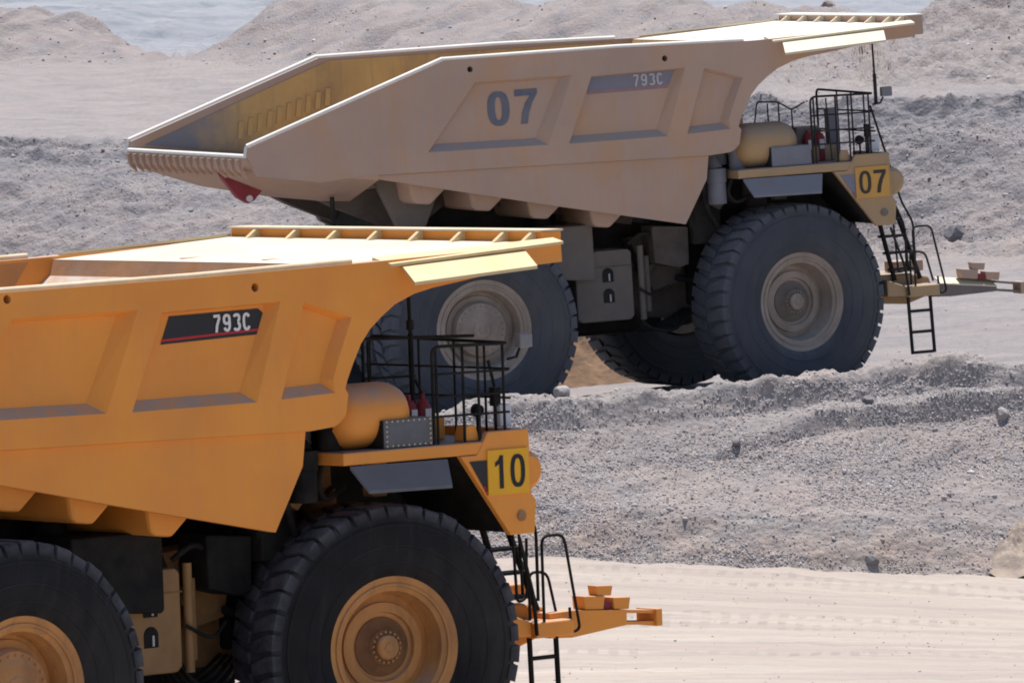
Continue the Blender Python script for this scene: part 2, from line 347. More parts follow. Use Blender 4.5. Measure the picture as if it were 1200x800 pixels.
    MB().box(1.6, 4.4, -0.74, 0.74, 1.35, 2.3).lathe([(0, -0.9), (0.5, -0.8), (0.5, 0.8), (0, 0.9)], 16, 'x', (3.3, 0, 1.75)).obj('transmission', M['dark'], T, bevel=0.04)
    b = MB().tube([(0.6, 0, 1.77), (1.8, 0, 1.75)], 0.16, 12); b.obj('drive_shaft', M['dark'], T, 40)
    b = MB().tube([(WB, -2.2, 1.55), (WB, 2.2, 1.55)], 0.14, 10); b.tube([(WB-0.55, -1.9, 1.5), (WB-0.55, 1.9, 1.5)], 0.07, 8); b.obj('steering_linkage', M['dark'], T, 40)
    # ---------- tanks on the near side
    ft = MB().prism([(2.22, 1.72), (2.30, 1.65), (3.22, 1.65), (3.30, 1.72), (3.30, 2.86), (3.24, 2.91), (2.28, 2.91), (2.22, 2.86)], -2.35, -1.30).obj('fuel_tank', M['tank'], T, bevel=0.025)
    MB().box(2.20, 3.32, -2.358, -2.345, 2.62, 2.635).obj('weld_seam', M['frame'], ft)
    for z in (2.47, 2.10):
        b = MB(); pts = [(0.105*math.cos(a), 0.105*math.sin(a)+0.03) for a in [math.pi*i/10 for i in range(11)]]+[(-0.105, -0.12), (0.105, -0.12)]
        b.prism([(2.83+x, z+y) for x, y in pts], -2.362, -2.352)
        o = b.obj('sight_port', M['dark'], ft)
        b = MB().tube([(2.85, -2.37, z-0.10), (2.85, -2.37, z+0.03)], 0.016, 8); b.obj('sight_glass', LAMPW, ft)
    bx1 = 2.86 if num == '10' else 2.50
    MB().prism([(1.5, 2.5), (bx1-0.04, 2.41), (bx1, 2.45), (bx1, 3.38), (bx1-0.04, 3.41), (1.5, 3.41)], -2.62, -1.75).obj('hydraulic_tank', M['dark'] if num == '10' else M['tank'], T, bevel=0.03)
    MB().prism([(3.72, 3.28), (4.42, 3.22), (4.40, 2.55), (4.2, 2.50), (3.74, 2.62)], -2.35, -1.75).obj('filter_housing', M['frame'] if num == '07' else M['dark'], T, bevel=0.03)
    b = MB().tube([(3.52, -2.2, 1.62), (3.52, -2.2, 2.95)], 0.06, 10); b.tube([(3.68, -2.05, 1.75), (3.68, -2.05, 2.75)], 0.06, 10); b.tube([(3.52, -2.2, 2.4), (3.9, -1.8, 2.55)], 0.05, 8); b.obj('pipe', M['tank'], T, 40)
    hoses = [([(3.35, -2.1+0.13*k, 1.85), (3.6, -2.18+0.13*k, 1.45-0.03*k), (4.1, -2.15+0.13*k, 1.35+0.04*k), (4.6, -1.9+0.13*k, 1.7)], 0.03) for k in range(5)]
    hoses += [([(3.3, -2.2, 3.0), (3.55, -2.3, 3.2), (3.9, -2.2, 3.05), (4.5, -1.9, 3.3)], 0.04), ([(4.3, -1.9, 2.3), (4.7, -1.8, 2.2), (5.2, -1.6, 2.6)], 0.06)]
    hoses += [([(4.45, -2.0, 3.1), (4.7, -2.3, 3.4), (4.9, -2.5, 3.2), (5.0, -2.2, 2.7)], 0.035), ([(2.9, -2.3, 3.45), (3.3, -2.5, 3.6), (3.8, -2.4, 3.45), (4.4, -2.1, 3.7)], 0.045), ([(1.2, -1.8, 2.2), (1.6, -2.0, 1.9), (2.2, -1.9, 1.8)], 0.05), ([(0.8, -1.5, 3.2), (1.3, -1.9, 3.0), (1.6, -2.1, 2.7)], 0.04), ([(3.4, -2.3, 2.2), (3.7, -2.45, 2.0), (4.0, -2.3, 2.2)], 0.025), ([(4.9, -2.7, 4.0), (5.0, -2.8, 3.7), (5.3, -2.6, 3.6), (5.7, -2.3, 3.7)], 0.04)]
    for pts, r_ in hoses: MB().tube(rounded(pts, 0.2), r_, 7).obj('hose', M['dark'], T, 60)
    b = MB().prism([(3.5, 3.05), (4.5, 3.15), (4.6, 3.0), (4.4, 2.2), (3.9, 2.1)], -1.74, -1.3); b.obj('cross_member_bracket', M['frame'], T)
    # ---------- dump body
    body = bpy.data.objects.new('dump_body', None); 
    ra, rb_, rc = shape['rail']
    OUT = [(-4.07, 5.28), (-0.38, ra), (2.9, rb_), (5.5, rc), (8.56, 6.60), (8.57, 6.36), (8.05, 6.335), (7.5, 6.28), (6.95, 6.205), (6.5, 6.15), (6.2, 6.09), (5.9, 5.98), (5.68, 5.84), (5.5, 5.70), (5.35, 5.53), (5.22, 5.30), (5.12, 5.10), (5.085, 5.0), (5.13, 4.93), (5.08, 4.68), (5.0, 4.60), (4.9, 4.55), (4.52, 4.52), (-1.97, 4.63), (-2.8, 4.58), (-3.88, 4.76), (-4.09, 5.10)]
    PA = [(0.18, 6.13), (2.0, 6.13), (1.48, 4.93), (-0.78, 4.96)]
    PB = [(2.36, 6.08), (4.14, 6.11), (3.73, 4.92), (1.86, 4.92)]
    PC = [(4.50, 6.08), (5.22, 5.86), (5.02, 5.42), (4.90, 5.12), (4.93, 4.96), (4.10, 4.93)]
    IA = [(0.22, 6.08), (1.78, 6.08), (1.28, 5.06), (-0.60, 5.09)]
    IB = [(2.39, 6.055), (3.99, 6.08), (3.57, 5.05), (1.97, 5.05)]
    IC = [(4.53, 6.02), (5.10, 5.84), (4.90, 5.42), (4.80, 5.15), (4.80, 5.08), (4.20, 5.06)]
    HOLES = [(0.10, 6.36), (3.76, 6.30)]
    def sidewall(bm, s):
        yo, yi, yr = s*YS, s*3.20, s*3.315
        def loop(pts, y):
            v = [bm.verts.new((x, y, z)) for x, z in pts]; return v, [bm.edges.new((v[i], v[(i+1) % len(v)])) for i in range(len(v))]
        circ = [[(hx+0.055*math.cos(a), hz+0.055*math.sin(a)) for a in [2*math.pi*i/10 for i in range(10)]] for hx, hz in HOLES]
        SK = 0.17 if s > 0 and num == '07' else 0.0
        OU = [(x-SK if x < 0 else x, z) for x, z in OUT]
        vo, eo = loop(OU, yo); es = list(eo); rec = []; cv = []
        for P, I in ((PA, IA), (PB, IB), (PC, IC)):
            v, e = loop(P, yo); es += e; rec.append((v, loop(I, yr)[0]))
        for cpts in circ:
            v, e = loop(cpts, yo); es += e; cv.append(v)
        bmesh.ops.triangle_fill(bm, use_beauty=True, edges=es, normal=(0, s, 0))
        vi, ei = loop(OU, yi); es = list(ei); ci = []
        for cpts in circ:
            v, e = loop(cpts, yi); es += e; ci.append(v)
        bmesh.ops.triangle_fill(bm, use_beauty=True, edges=es, normal=(0, -s, 0))
        for a, b_ in [(vo, vi)]+rec+list(zip(cv, ci)):
            k = len(a)
            for i in range(k): bm.faces.new([a[i], a[(i+1) % k], b_[(i+1) % k], b_[i]])
    b = MB()
    for s in (-1, 1): sidewall(b.bm, s)
    body = b.obj('dump_body', M['paint'], T)
    for s in (-1, 1):
        for I in (IA, IB, IC):
            MB().prism(I, s*3.318, s*3.25).obj('recess_panel', M['paint'], body)
        MB().prism([(-1.95, 4.622), (4.50, 4.515), (4.44, 4.10), (4.22, 3.72), (3.99, 3.33), (1.59, 3.83), (-1.85, 4.585)], s*3.385, s*3.25).obj('skirt_plate', M['paint'], body)
        SK = 0.17 if s > 0 and num == '07' else 0.0
        b = MB().tube([(-4.07-SK, s*3.36, 5.30), (-0.39-SK, s*3.36, ra+0.015), (2.9, s*3.36, rb_+0.015), (5.3, s*3.36, rc+0.02)], 0.042, 10)
        b.tube([(-4.07-SK, s*3.36, 5.30), (-4.11-SK, s*3.36, 5.13)], 0.038, 8)
        b.obj('body_rail', M['rail'], body, 50)
    MB().tube([(-4.10, -3.36, 5.125), (-4.10-(0.17 if num == '07' else 0), 3.36, 5.125)], 0.038, 8).obj('tail_edge', M['rail'], body, 50)
    # floor and headboard
    b = MB(); prof = [(-4.05, 5.11), (-1.5, 4.80), (3.2, 3.85), (4.6, 5.6), (5.52, 6.27), (5.60, 6.47), (5.70, 6.48), (5.70, 6.2), (4.75, 5.45), (3.3, 3.55), (-1.5, 4.55), (-4.05, 4.95)]
    b.prism(prof, -3.199, 3.199); b.obj('floor_and_headboard', M['inner'], body)
    b = MB(); secs = []
    for x, zt, zb, ht, hb in ((-4.13, 5.09, 4.90, 3.36, 3.22), (-3.95, 5.05, 4.74, 3.38, 2.6), (-3.3, 4.90, 4.44, 3.40, 1.75), (-2.2, 4.72, 4.16, 3.41, 1.65), (-1.7, 4.66, 4.12, 3.41, 1.65)):
        kx = 0.17 if num == '07' and x < -3 else 0.0
        secs.append([b.bm.verts.new((p[0]-kx*(p[1]+3.4)/6.8, p[1], p[2])) for p in ((x, -ht, zt), (x, -ht+0.02, zt-0.12), (x, -hb, zb), (x, hb, zb), (x, ht-0.02, zt-0.12), (x, ht, zt))])
    for a_, c_ in zip(secs, secs[1:]):
        for q in range(6): b.bm.faces.new([a_[q], a_[(q+1) % 6], c_[(q+1) % 6], c_[q]])
    b.bm.faces.new(secs[0]); b.bm.faces.new(secs[-1][::-1]); b.obj('tail_belly', M['paint'], body)
    MB().quadplate([(-4.0, -3.1, 5.118), (-1.5, -3.1, 4.81), (-1.5, 3.1, 4.81), (-4.0, 3.1, 5.118)], (0, 0, 0.012)).obj('floor_wear_plate', M['wear'], body)
    for s in (-1, 1):
        MB().quadplate([(-3.98, s*3.198, 5.20), (-0.36, s*3.198, ra-0.06), (5.2, s*3.198, rc-0.05), (4.4, s*3.198, 5.4), (3.2, s*3.198, 3.9), (-1.5, s*3.198, 4.83)], (0, -s*0.012, 0)).obj('side_liner', M['inner'], body)
        lb = MB().box(-0.045, 0.045, s*3.18-0.02, s*3.18+0.005, -0.16, 0.16).mesh('liner_bar', M['inner'])
        for k in range(10): inst(lb, 'liner_bar', body, (-2.15+k*0.19, 0, 5.33+k*0.055), (0, R(8), 0))
    rib = MB().prism([(-4.21, 5.07), (-4.13, 5.07), (-4.02, 4.72), (-4.15, 4.84)], -0.05, 0.05).mesh('tail_rib', M['paint'])
    for k in range(17): inst(rib, 'tail_rib', body, (-(0.17*k/16 if num == '07' else 0), -3.1+k*0.3875, 0))
    # cross beams under the floor
    for x0, z0 in ((-1.0, 4.22), (0.10, 4.02), (1.17, 3.80), (2.33, 3.56)):
        MB().prism([(x0-0.05, z0+0.25), (x0, z0-0.12), (x0+0.08, z0-0.17), (x0+0.33, z0-0.20), (x0+0.62, z0+0.05), (x0+0.66, z0+0.2)], -3.1, 3.1).obj('floor_beam', M['paint'], body, bevel=0.05)
    for s in (-1, 1):
        MB().prism([(-2.4, 4.28), (-1.9, 4.0), (-0.9, 3.55), (-0.6, 3.45), (0.2, 4.0), (3.6, 3.3), (3.7, 3.6), (0, 4.3)], s*1.6, s*1.25).obj('longitudinal_beam', M['frame'], body)
        MB().prism([(-1.45, 4.52), (-1.05, 3.62), (-0.75, 3.45), (-0.52, 3.62), (-0.2, 4.32)], s*2.35, s*2.15).obj('pivot_bracket', M['tank'], body, bevel=0.02)
        if s < 0: MB().tube([(-2.2, s*2.2, 4.25), (-2.2, s*2.2, 2.7)], 0.045, 8).obj('mud_flap_hanger', M['dark'], body)
    MB().prism([(-4.09, 4.80), (-3.30, 4.44), (-3.46, 4.27), (-3.58, 4.22), (-3.77, 4.34)], -1.66, -1.46).obj('red_tail_bracket', RED, body, bevel=0.015)
    MB().lathe([(0, -0.02), (0.06, -0.02), (0.06, 0.02), (0, 0.02)], 12, c=(-3.56, -1.675, 4.31)).obj('bracket_pin', LAMPW, body)
    # ---------- canopy
    top_poly = [(5.60, -3.2, 6.475), (8.55, -3.3, 6.60), (8.55, 3.3, 6.62), (5.60, 3.2, 6.475)]
    can = MB().quadplate(top_poly, (0, 0, -0.05)).obj('canopy', M['top'], T)
    for s in (-1, 1):
        MB().quadplate([(5.75, s*3.22, 6.555), (8.56, s*3.30, 6.66), (8.56, s*3.50, 6.615), (5.82, s*3.50, 6.475)], (0, 0, -0.035)).obj('wing_plate', M['flap'], can)
        MB().quadplate([(6.01, s*3.46, 6.455), (7.96, s*3.46, 6.545), (7.84, s*3.85, 6.355), (5.90, s*3.85, 6.255)], (0, 0, -0.04)).obj('spill_flap', M['flap'], can)
        MB().prism([(5.9, 6.50), (8.3, 6.53), (8.3, 6.42), (6.4, 6.20)], s*0.9, s*0.8).obj('canopy_stiffener', M['paint'], can)
    lip = MB().box(8.60, 8.90, -3.05, 3.35, 6.38, 6.725).obj('front_lip', M['paint'], can, bevel=0.012)
    MB().box(8.54, 8.92, -3.07, 3.37, 6.727, 6.75).obj('lip_flange', M['rail'], can)
    gm = MB().prism([(8.36, 6.60), (8.597, 6.60), (8.597, 6.722), (8.54, 6.722)], -0.03, 0.03).mesh('lip_gusset', M['flap'])
    for y in (2.75, 1.9, 1.05, 0.2, -0.65, -1.5, -2.35, -2.9): inst(gm, 'lip_gusset', can, (0, y, 0))
    # ---------- decals and numbers on the near side
    if num == '10': sp_, lp_, (lx_, lz_) = [(2.41, 5.69), (3.93, 5.73), (3.99, 5.96), (3.89, 6.04), (2.55, 6.02)], [(2.42, 5.72), (3.94, 5.775), (3.945, 5.80), (2.43, 5.75)], (3.20, 5.785)
    else: sp_, lp_, (lx_, lz_) = [(2.30, 5.76), (3.83, 5.77), (3.98, 6.08), (3.97, 6.085), (2.37, 6.09)], [(2.31, 5.775), (3.84, 5.785), (3.85, 5.83), (2.32, 5.82)], (3.18, 5.835)
    MB().prism(sp_, -3.325, -3.3185).obj('model_stripe', M['decal'], body)
    MB().prism(lp_, -3.329, -3.326).obj('stripe_line', M['red'], body)
    gx = 0.0
    for ch in '793C':
        inst(glyph_mesh(ch, 0.215, 0.118, 0.036, M['white']), 'model_letter', body, (lx_+gx, -3.331, lz_), (0, R(-1.5), 0)); gx += 0.149
    if num == '07':
        inst(digits_mesh('07', 0.61, 0.72, 0.004, M['num'], 0.19), 'body_number', body, (0.40, -3.325, 5.32), (0, R(-0.5), 0), (1.2, 1, 1))
    # ---------- machinery between body and deck
    MB().box(4.62, 5.9, -2.45, 1.0, 4.24, 4.78).obj('engine_hood', M['dark'], T, bevel=0.04)
    MB().box(4.45, 5.0, -2.5, -1.5, 2.9, 4.03).obj('oil_cooler', M['dark'], T, bevel=0.03)
    for (x, y, za, zb, r) in ((4.98, -2.62, 4.30, 5.05, 0.16), (4.66, -2.70, 4.0, 4.55, 0.13), (5.32, -2.55, 4.24, 4.95, 0.10)):
        MB().lathe([(0, 0), (r, 0.0), (r, (zb-za)*0.45), (r*1.12, (zb-za)*0.47), (r*1.12, (zb-za)*0.55), (r, (zb-za)*0.57), (r, zb-za), (0, zb-za)], 18, 'z', (x, y, za)).obj('air_cleaner', M['grey'] if r > 0.12 else M['dark'], T, 40)
    for pts, r_ in (([(4.7, -2.8, 4.5), (4.55, -2.9, 4.1), (4.6, -2.8, 3.6), (4.9, -2.6, 3.2)], 0.05), ([(5.1, -2.9, 4.05), (4.95, -3.0, 3.8), (5.15, -2.9, 3.6), (5.6, -2.7, 3.75)], 0.035), ([(4.4, -2.6, 4.2), (4.3, -2.6, 3.7), (4.5, -2.4, 3.2)], 0.07)):
        MB().tube(rounded(pts, 0.25), r_, 8).obj('hose', M['dark'], T, 60)
    # ---------- deck, fender, front
    deck = MB().box(5.02, 7.95, -3.45, 3.45, 4.06, 4.215).obj('deck', M['paint2'], T, bevel=0.02)
    MB().box(5.05, 7.92, -3.42, 3.42, 4.217, 4.222).obj('deck_tread_plate', M['grey'], deck)
    for s in (-1, 1):
        fen = MB().prism([(6.84, 4.055), (7.10, 4.055), (7.28, 4.33), (7.93, 4.33), (7.95, 3.52), (8.02, 3.44), (7.98, 3.03), (7.60, 3.03)], s*3.46, s*3.36)
        fen.prism([(7.84, 4.33), (7.93, 4.33), (7.95, 3.52), (8.02, 3.44), (7.98, 3.03), (7.88, 3.03)], s*3.36, s*1.9)
        fen = fen.obj('front_fender', M['paint2'], T, bevel=0.015)
        MB().quadplate([(6.88, s*3.355, 4.05), (7.62, s*3.355, 3.06), (7.62, s*1.7, 3.06), (6.88, s*1.7, 4.05)], (0.03, 0, 0.02)).obj('fender_liner', M['dark'], T)
        MB().box(5.92, 6.16, s*2.75-0.1, s*2.75+0.1, 3.60, 4.055).obj('deck_post', M['frame'], T, bevel=0.02)
        MB().quadplate([(5.10, s*3.47, 4.05), (6.62, s*3.47, 4.04), (6.50, s*3.70, 3.74), (5.20, s*3.70, 3.76)], (0, 0, -0.04)).obj('mud_guard', M['grey'], T)
        MB().quadplate([(5.1, s*1.6, 4.05), (6.9, s*1.6, 4.05), (7.6, s*1.6, 3.0), (7.5, s*1.6, 2.4), (4.9, s*1.6, 2.4)], (0, s*0.04, 0)).obj('inner_fender', M['dark'], T)
        pod = MB().lathe([(0.0, -0.62), (0.18, -0.62), (0.25, -0.55), (0.25, 0.55), (0.18, 0.62), (0, 0.62)], 20, 'y', (8.0, s*2.75, 3.80)).obj('headlamp_pod', M['paint2'], T, 40)
        for dy in (-0.3, 0.3):
            MB().lathe([(0.0, 0.0), (0.17, 0.0), (0.18, -0.06), (0, -0.06)], 16, 'x', (8.26, s*2.75+dy, 3.80)).obj('headlamp', LAMPG, pod)
        MB().lathe([(0, -0.015), (0.055, -0.015), (0.07, 0.0), (0.07, 0.02), (0, 0.02)], 14, c=(7.77, s*3.475, 3.26)).obj('fender_boss', M['tank'], fen)
    MB().prism([(6.97, 3.98), (7.238, 3.98), (7.238, 3.60), (7.21, 3.60)], -3.472, -3.462).obj('fender_stripe', M['decal'], T)
    MB().prism([(7.17, 3.66), (7.236, 3.545), (7.236, 3.598), (7.205, 3.66)], -3.472, -3.463).obj('fender_stripe_line', M['red'], T)
    pl = MB().box(7.245, 7.895, -3.485, -3.462, 3.545, 4.10).obj('number_plate', M['plate'], T)
    inst(digits_mesh(num, 0.41, 0.70, 0.004, M['plnum'], 0.15), 'plate_number', pl, (7.30, -3.489, 3.62))
    g = MB().box(7.72, 7.96, -1.55, 1.55, 2.0, 4.04).obj('radiator', M['dark'], T)
    gb = MB().box(7.962, 8.0, -1.5, 1.5, 2.08, 2.12).mesh('grille_bar', M['paint'])
    for k in range(16): inst(gb, 'grille_bar', g, (0, 0, k*0.12))
    bump = MB().prism([(7.97, 1.55), (8.55, 1.50), (8.95, 1.62), (9.05, 1.80), (9.0, 1.98), (8.6, 2.06), (7.97, 2.06)], -2.38, 2.9).obj('bumper', M['paint2'], T, bevel=0.04)
    MB().box(8.45, 9.02, -2.1, -1.6, 2.07, 2.27).obj('bumper_box', M['paint'], bump, bevel=0.02)
    b = MB().box(8.34, 8.96, -2.98, -2.39, 1.66, 1.86); b.prism([(7.97, 2.0), (8.34, 1.86), (8.34, 1.68), (7.97, 1.7)], -2.9, -2.45)
    b.obj('step_platform', M['paint2'], bump, bevel=0.02)
    # tow beam
    dr = shape['beam_drop']
    def bz(x): return -dr*(x-9.2)
    ch_ = 0.09 if num == '07' else 0.0
    tb = MB().prism([(8.9, 1.93-ch_), (9.3, 1.945-ch_+bz(9.3)), (10.16, 1.94-ch_+bz(10.16)), (10.16, 1.75+bz(10.16)), (9.25, 1.60), (8.9, 1.62)], -2.76, -2.44)
    tb.prism([(10.16, 1.94+bz(10.16)), (10.62, 1.93+bz(10.62)), (10.62, 1.89+bz(10.62)), (10.16, 1.90+bz(10.16))], -2.75, -2.45)
    tb.prism([(10.16, 1.79+bz(10.16)), (10.62, 1.79+bz(10.62)), (10.62, 1.745+bz(10.62)), (10.16, 1.75+bz(10.16))], -2.75, -2.45)
    tb = tb.obj('tow_beam', M['paint'] if num == '10' else M['tank'], T)
    if num == '07': MB().quadplate([(9.05, -2.775, 1.86), (10.15, -2.775, 1.85+bz(10.15)), (10.15, -2.50, 1.955+bz(10.15)), (9.05, -2.50, 1.965)], (0, 0, -0.02)).obj('beam_top_plate', M['flap'], tb)
    if num == '10': tb.location.x = -0.15
    MB().box(10.62, 10.72, -2.80, -2.40, 1.73+bz(10.67), 1.95+bz(10.67)).obj('end_plate', M['paint'], tb, bevel=0.01)
    for x0, x1, za, zb, ya, yb in ((9.50, 9.80, 1.95, 2.12, -2.74, -2.5), (9.72, 9.95, 2.123, 2.25, -2.72, -2.55), (9.98, 10.22, 1.95, 2.10, -2.74, -2.48), (9.82, 9.97, 1.95, 2.05, -2.7, -2.5)):
        MB().prism([(x0, za+bz(x0)), (x1, za+bz(x1)), (x1+0.03, zb+bz(x1)), (x0-0.02, zb+bz(x0))], ya, yb).obj('hitch_block', M['paint'] if x0 != 9.82 else RED, tb, bevel=0.01)
    # ladder
    la = MB()
    for x in (8.42, 8.85): la.tube([(x, -2.74, 1.72), (x+0.03, -2.74, 0.62)], 0.034, 8)
    la = la.obj('ladder', M['dark'], T, 50)
    rg = MB().tube([(8.42, -2.74, 0), (8.86, -2.74, 0)], 0.028, 8).mesh('rung', M['dark'], 50)
    for z in (1.39, 1.01, 0.64): inst(rg, 'rung', la, (0.008, 0, z))
    # front stairs going up across the grille
    stt = MB(); 
    for y0 in (0.0, 0.5): stt.tube([(8.30+y0, -2.45, 1.95), (8.05+y0*0.6, -2.0, 3.9)], 0.045, 8)
    stt = stt.obj('stair', M['dark'], T, 50)
    sm = MB().box(-0.05, 0.42, -0.12, 0.12, -0.02, 0.02).mesh('tread', M['dark'])
    for k in range(6): inst(sm, 'tread', stt, (8.28-0.045*k, -2.42+0.08*k, 2.15+0.3*k))
    h = lambda pts, r=0.024, rr=0.12: MB().tube(rounded(pts, rr), r, 8)
    def rail_part(name, pts, r=0.024, rr=0.12): return h(pts, r*0.82, rr).obj(name, M['dark'], T, 60)
    rail_part('hand_hoop', [(8.50, -2.95, 1.86), (8.50, -2.95, 2.93), (8.86, -2.95, 2.93), (9.12, -2.9, 1.72), (8.98, -2.9, 1.68), (8.96, -2.9, 2.0)])
    rail_part('hand_hoop', [(8.56, -2.6, 1.86), (8.56, -2.6, 2.46), (8.86, -2.6, 2.44), (8.99, -2.6, 1.9)])
    rail_part('hand_hoop', [(8.24, -2.7, 3.0), (8.28, -2.7, 2.1), (8.44, -2.7, 2.15), (8.46, -2.7, 2.9)])
    rail_part('hand_hoop', [(8.02, -3.1, 2.95), (8.30, -3.0, 2.2), (8.36, -2.97, 1.7)], 0.03)
    rail_part('stair_rail', [(7.9, -2.75, 5.16), (8.28, -2.7, 3.9), (8.42, -2.7, 3.38), (8.62, -2.7, 3.0), (8.62, -2.7, 2.1)], 0.026)
    rail_part('stair_rail', [(8.30, -2.5, 3.5), (8.55, -2.45, 2.95), (8.58, -2.45, 2.1)], 0.024)
    # ---------- deck equipment, near side
    tank_n = 'air_tank'
    MB().lathe([(0, -0.80), (0.2, -0.78), (0.36, -0.68), (0.40, -0.55), (0.40, 0.05), (0.385, 0.16), (0.33, 0.28), (0.22, 0.37), (0.1, 0.41), (0, 0.42)], 28, 'x', (5.92, -2.95, 4.62)).obj('air_tank', M['paint2'], T, 50)
    bb = MB().box(5.70, 6.46, -3.40, -2.95, 4.225, 4.57)
    bb = bb.obj('battery_box', M['grey'], T, bevel=0.01)
    MB().box(5.68, 5.697, -3.39, -2.96, 4.23, 4.565).obj('box_end', M['dark'], bb)
    bolt2 = MB().lathe([(0, -0.012), (0.012, -0.012), (0.012, 0.0)], 6).mesh('bolt', M['rail'])
    if num == '10':
      for x, z in [(5.74+i*0.085, z) for i in range(9) for z in (4.25, 4.548)]+[(x, z) for z in (4.31, 4.37, 4.43, 4.49) for x in (5.74, 6.42)]: inst(bolt2, 'bolt', bb, (x, -3.40, z))
    for k, x in enumerate((6.72, 6.94)):
        ex = MB().lathe([(0, 0), (0.10, 0.01), (0.10, 0.42), (0.06, 0.50), (0.03, 0.51), (0.03, 0.58), (0, 0.58)], 14, 'z', (x, -2.62, 4.222)).obj('fire_extinguisher', RED, T, 50)
        MB().box(x-0.045, x+0.045, -2.735, -2.722, 4.45, 4.62).obj('extinguisher_label', LAMPW, ex)
    for (x, z0_, z1_, r) in ((5.20, 4.10, 4.72, 0.15), (4.78, 3.62, 4.25, 0.17)):
        b = MB().lathe([(r*0.9, 0.05), (r*0.9, 0.0), (r, 0.0), (r, (z1_-z0_)*0.6), (r*1.1, (z1_-z0_)*0.62), (r*1.1, z1_-z0_), (0, z1_-z0_)], 20, 'z', (x, -2.95, z0_)); b.lathe([(0, 0.06), (r*0.9, 0.06)], 20, 'z', (x, -2.95, z0_))
        b.tube([(x, -2.95, z1_-0.05), (x-0.06, -2.7, z1_+0.25), (x-0.1, -2.2, z1_+0.35)], r*0.85, 14)
        b.obj('intake_duct', M['grey'] if num == '07' else M['dark'], T, 40)
    MB().prism([(4.72, 4.05), (5.06, 4.05), (5.06, 3.62), (4.95, 3.5), (4.72, 3.62)], -2.6, -2.2).obj('duct_bracket', M['frame'], T)
    MB().box(6.72, 7.22, -2.7, -2.3, 4.225, 4.50).obj('equipment_box', M['paint2'], T, bevel=0.015)
    MB().prism([(6.98, 4.225), (7.24, 4.225), (7.18, 4.42), (7.04, 4.42)], -3.35, -3.15).obj('hitch_bracket', M['paint2'], T, bevel=0.01)
    MB().lathe([(0, -0.05), (0.07, -0.05), (0.085, 0.03), (0.06, 0.06), (0, 0.06)], 16, c=(7.62, -2.85, 4.56)).tube([(7.62, -2.85, 4.2), (7.62, -2.85, 4.5)], 0.02).obj('deck_lamp', M['dark'], T, 50)
    MB().box(7.66, 7.84, -3.25, -3.10, 4.36, 4.64).obj('side_lamp', LAMPW, T, bevel=0.015)
    MB().box(7.60, 7.70, -3.22, -3.12, 4.62, 4.85).tube([(7.65, -3.17, 4.2), (7.65, -3.17, 4.65)], 0.02).obj('beacon_bracket', M['dark'], T)
    if num == '07':
        MB().box(6.52, 6.98, -2.55, -2.15, 4.225, 4.86).obj('control_cabinet', M['tank'], T, bevel=0.02)
        MB().box(7.25, 7.45, -2.3, -2.1, 4.225, 5.15).obj('exhaust_stack_guard', M['grey'], T, bevel=0.02)
    # rails
    rail_part('guard_rail', [(6.50, -3.38, 4.22), (6.50, -3.38, 5.42), (7.68, -3.38, 5.40), (7.72, -3.30, 5.40), (7.72, -0.6, 5.44), (7.72, -0.6, 4.22)], 0.026)
    for z in (5.08, 4.80, 4.56): rail_part('guard_rail_bar', [(6.50, -3.38, z), (7.70, -3.38, z-0.01)], 0.018)
    for x in (6.56, 6.98, 7.22, 7.62): rail_part('guard_rail_post', [(x, -3.38, 4.1 if x != 7.62 else 4.25), (x, -3.38, 5.40)], 0.022)
    for y in (-2.9, -2.3, -1.6): rail_part('guard_rail_post', [(7.72, y, 4.22), (7.72, y, 5.42)], 0.02)
    for z in (5.08, 4.72): rail_part('guard_rail_bar', [(7.72, -3.38, z), (7.72, -0.6, z)], 0.018)
    if num == '10':
        rail_part('guard_rail', [(6.04, -2.6, 4.22), (6.04, -2.6, 5.53), (7.80, -2.6, 5.47)], 0.026, 0.06)
        rail_part('guard_rail_bar', [(6.04, -2.6, 5.04), (6.85, -2.6, 5.03)], 0.02)
        rail_part('guard_rail_post', [(6.12, -2.6, 4.22), (6.12, -2.6, 5.5)], 0.02)
        b = MB().tube([(6.80, -2.6, 4.22), (6.80, -2.6, 5.55)], 0.035, 8); b.tube([(6.80, -2.6, 5.55), (6.79, -2.6, 6.06)], 0.025, 8); b.tube([(6.80, -2.6, 5.6), (6.80, -2.6, 5.72)], 0.05, 8); b.obj('mast', M['dark'], T, 60)
        rail_part('rail_brace', [(6.85, -2.6, 4.98), (7.15, -2.6, 4.45), (7.2, -2.6, 4.22)], 0.022)
        rail_part('rail_brace', [(6.80, -2.6, 4.75), (6.68, -2.6, 4.22)], 0.022)
    else:
        rail_part('guard_rail', [(5.70, -2.6, 4.9), (5.78, -2.6, 5.37), (6.19, -2.6, 5.34), (6.44, -2.6, 5.18), (6.70, -2.6, 5.31)], 0.018, 0.06)
        for x in (5.98, 6.19, 6.44): rail_part('guard_rail_post', [(x, -2.6, 4.22), (x, -2.6, 5.33 if x < 6.3 else 5.18)], 0.018)
        rail_part('guard_rail_bar', [(6.8, -3.38, 5.38), (6.86, -3.38, 4.25)], 0.018)
        b = MB().tube([(7.80, -3.3, 5.2), (7.80, -3.3, 5.75)], 0.035, 8); b.tube([(7.80, -3.3, 5.7), (7.79, -3.3, 6.36)], 0.02, 8); b.obj('mast', M['dark'], T, 60)
    mir = MB().tube([(7.70, -3.38, 5.2), (7.86, -3.36, 5.22), (7.92, -3.35, 5.32)], 0.018, 8).obj('mirror_arm', M['dark'], T, 60)
    MB().box(7.88, 8.08, -3.42, -3.30, 5.33, 5.50).obj('mirror', MIRROR, mir, bevel=0.015)
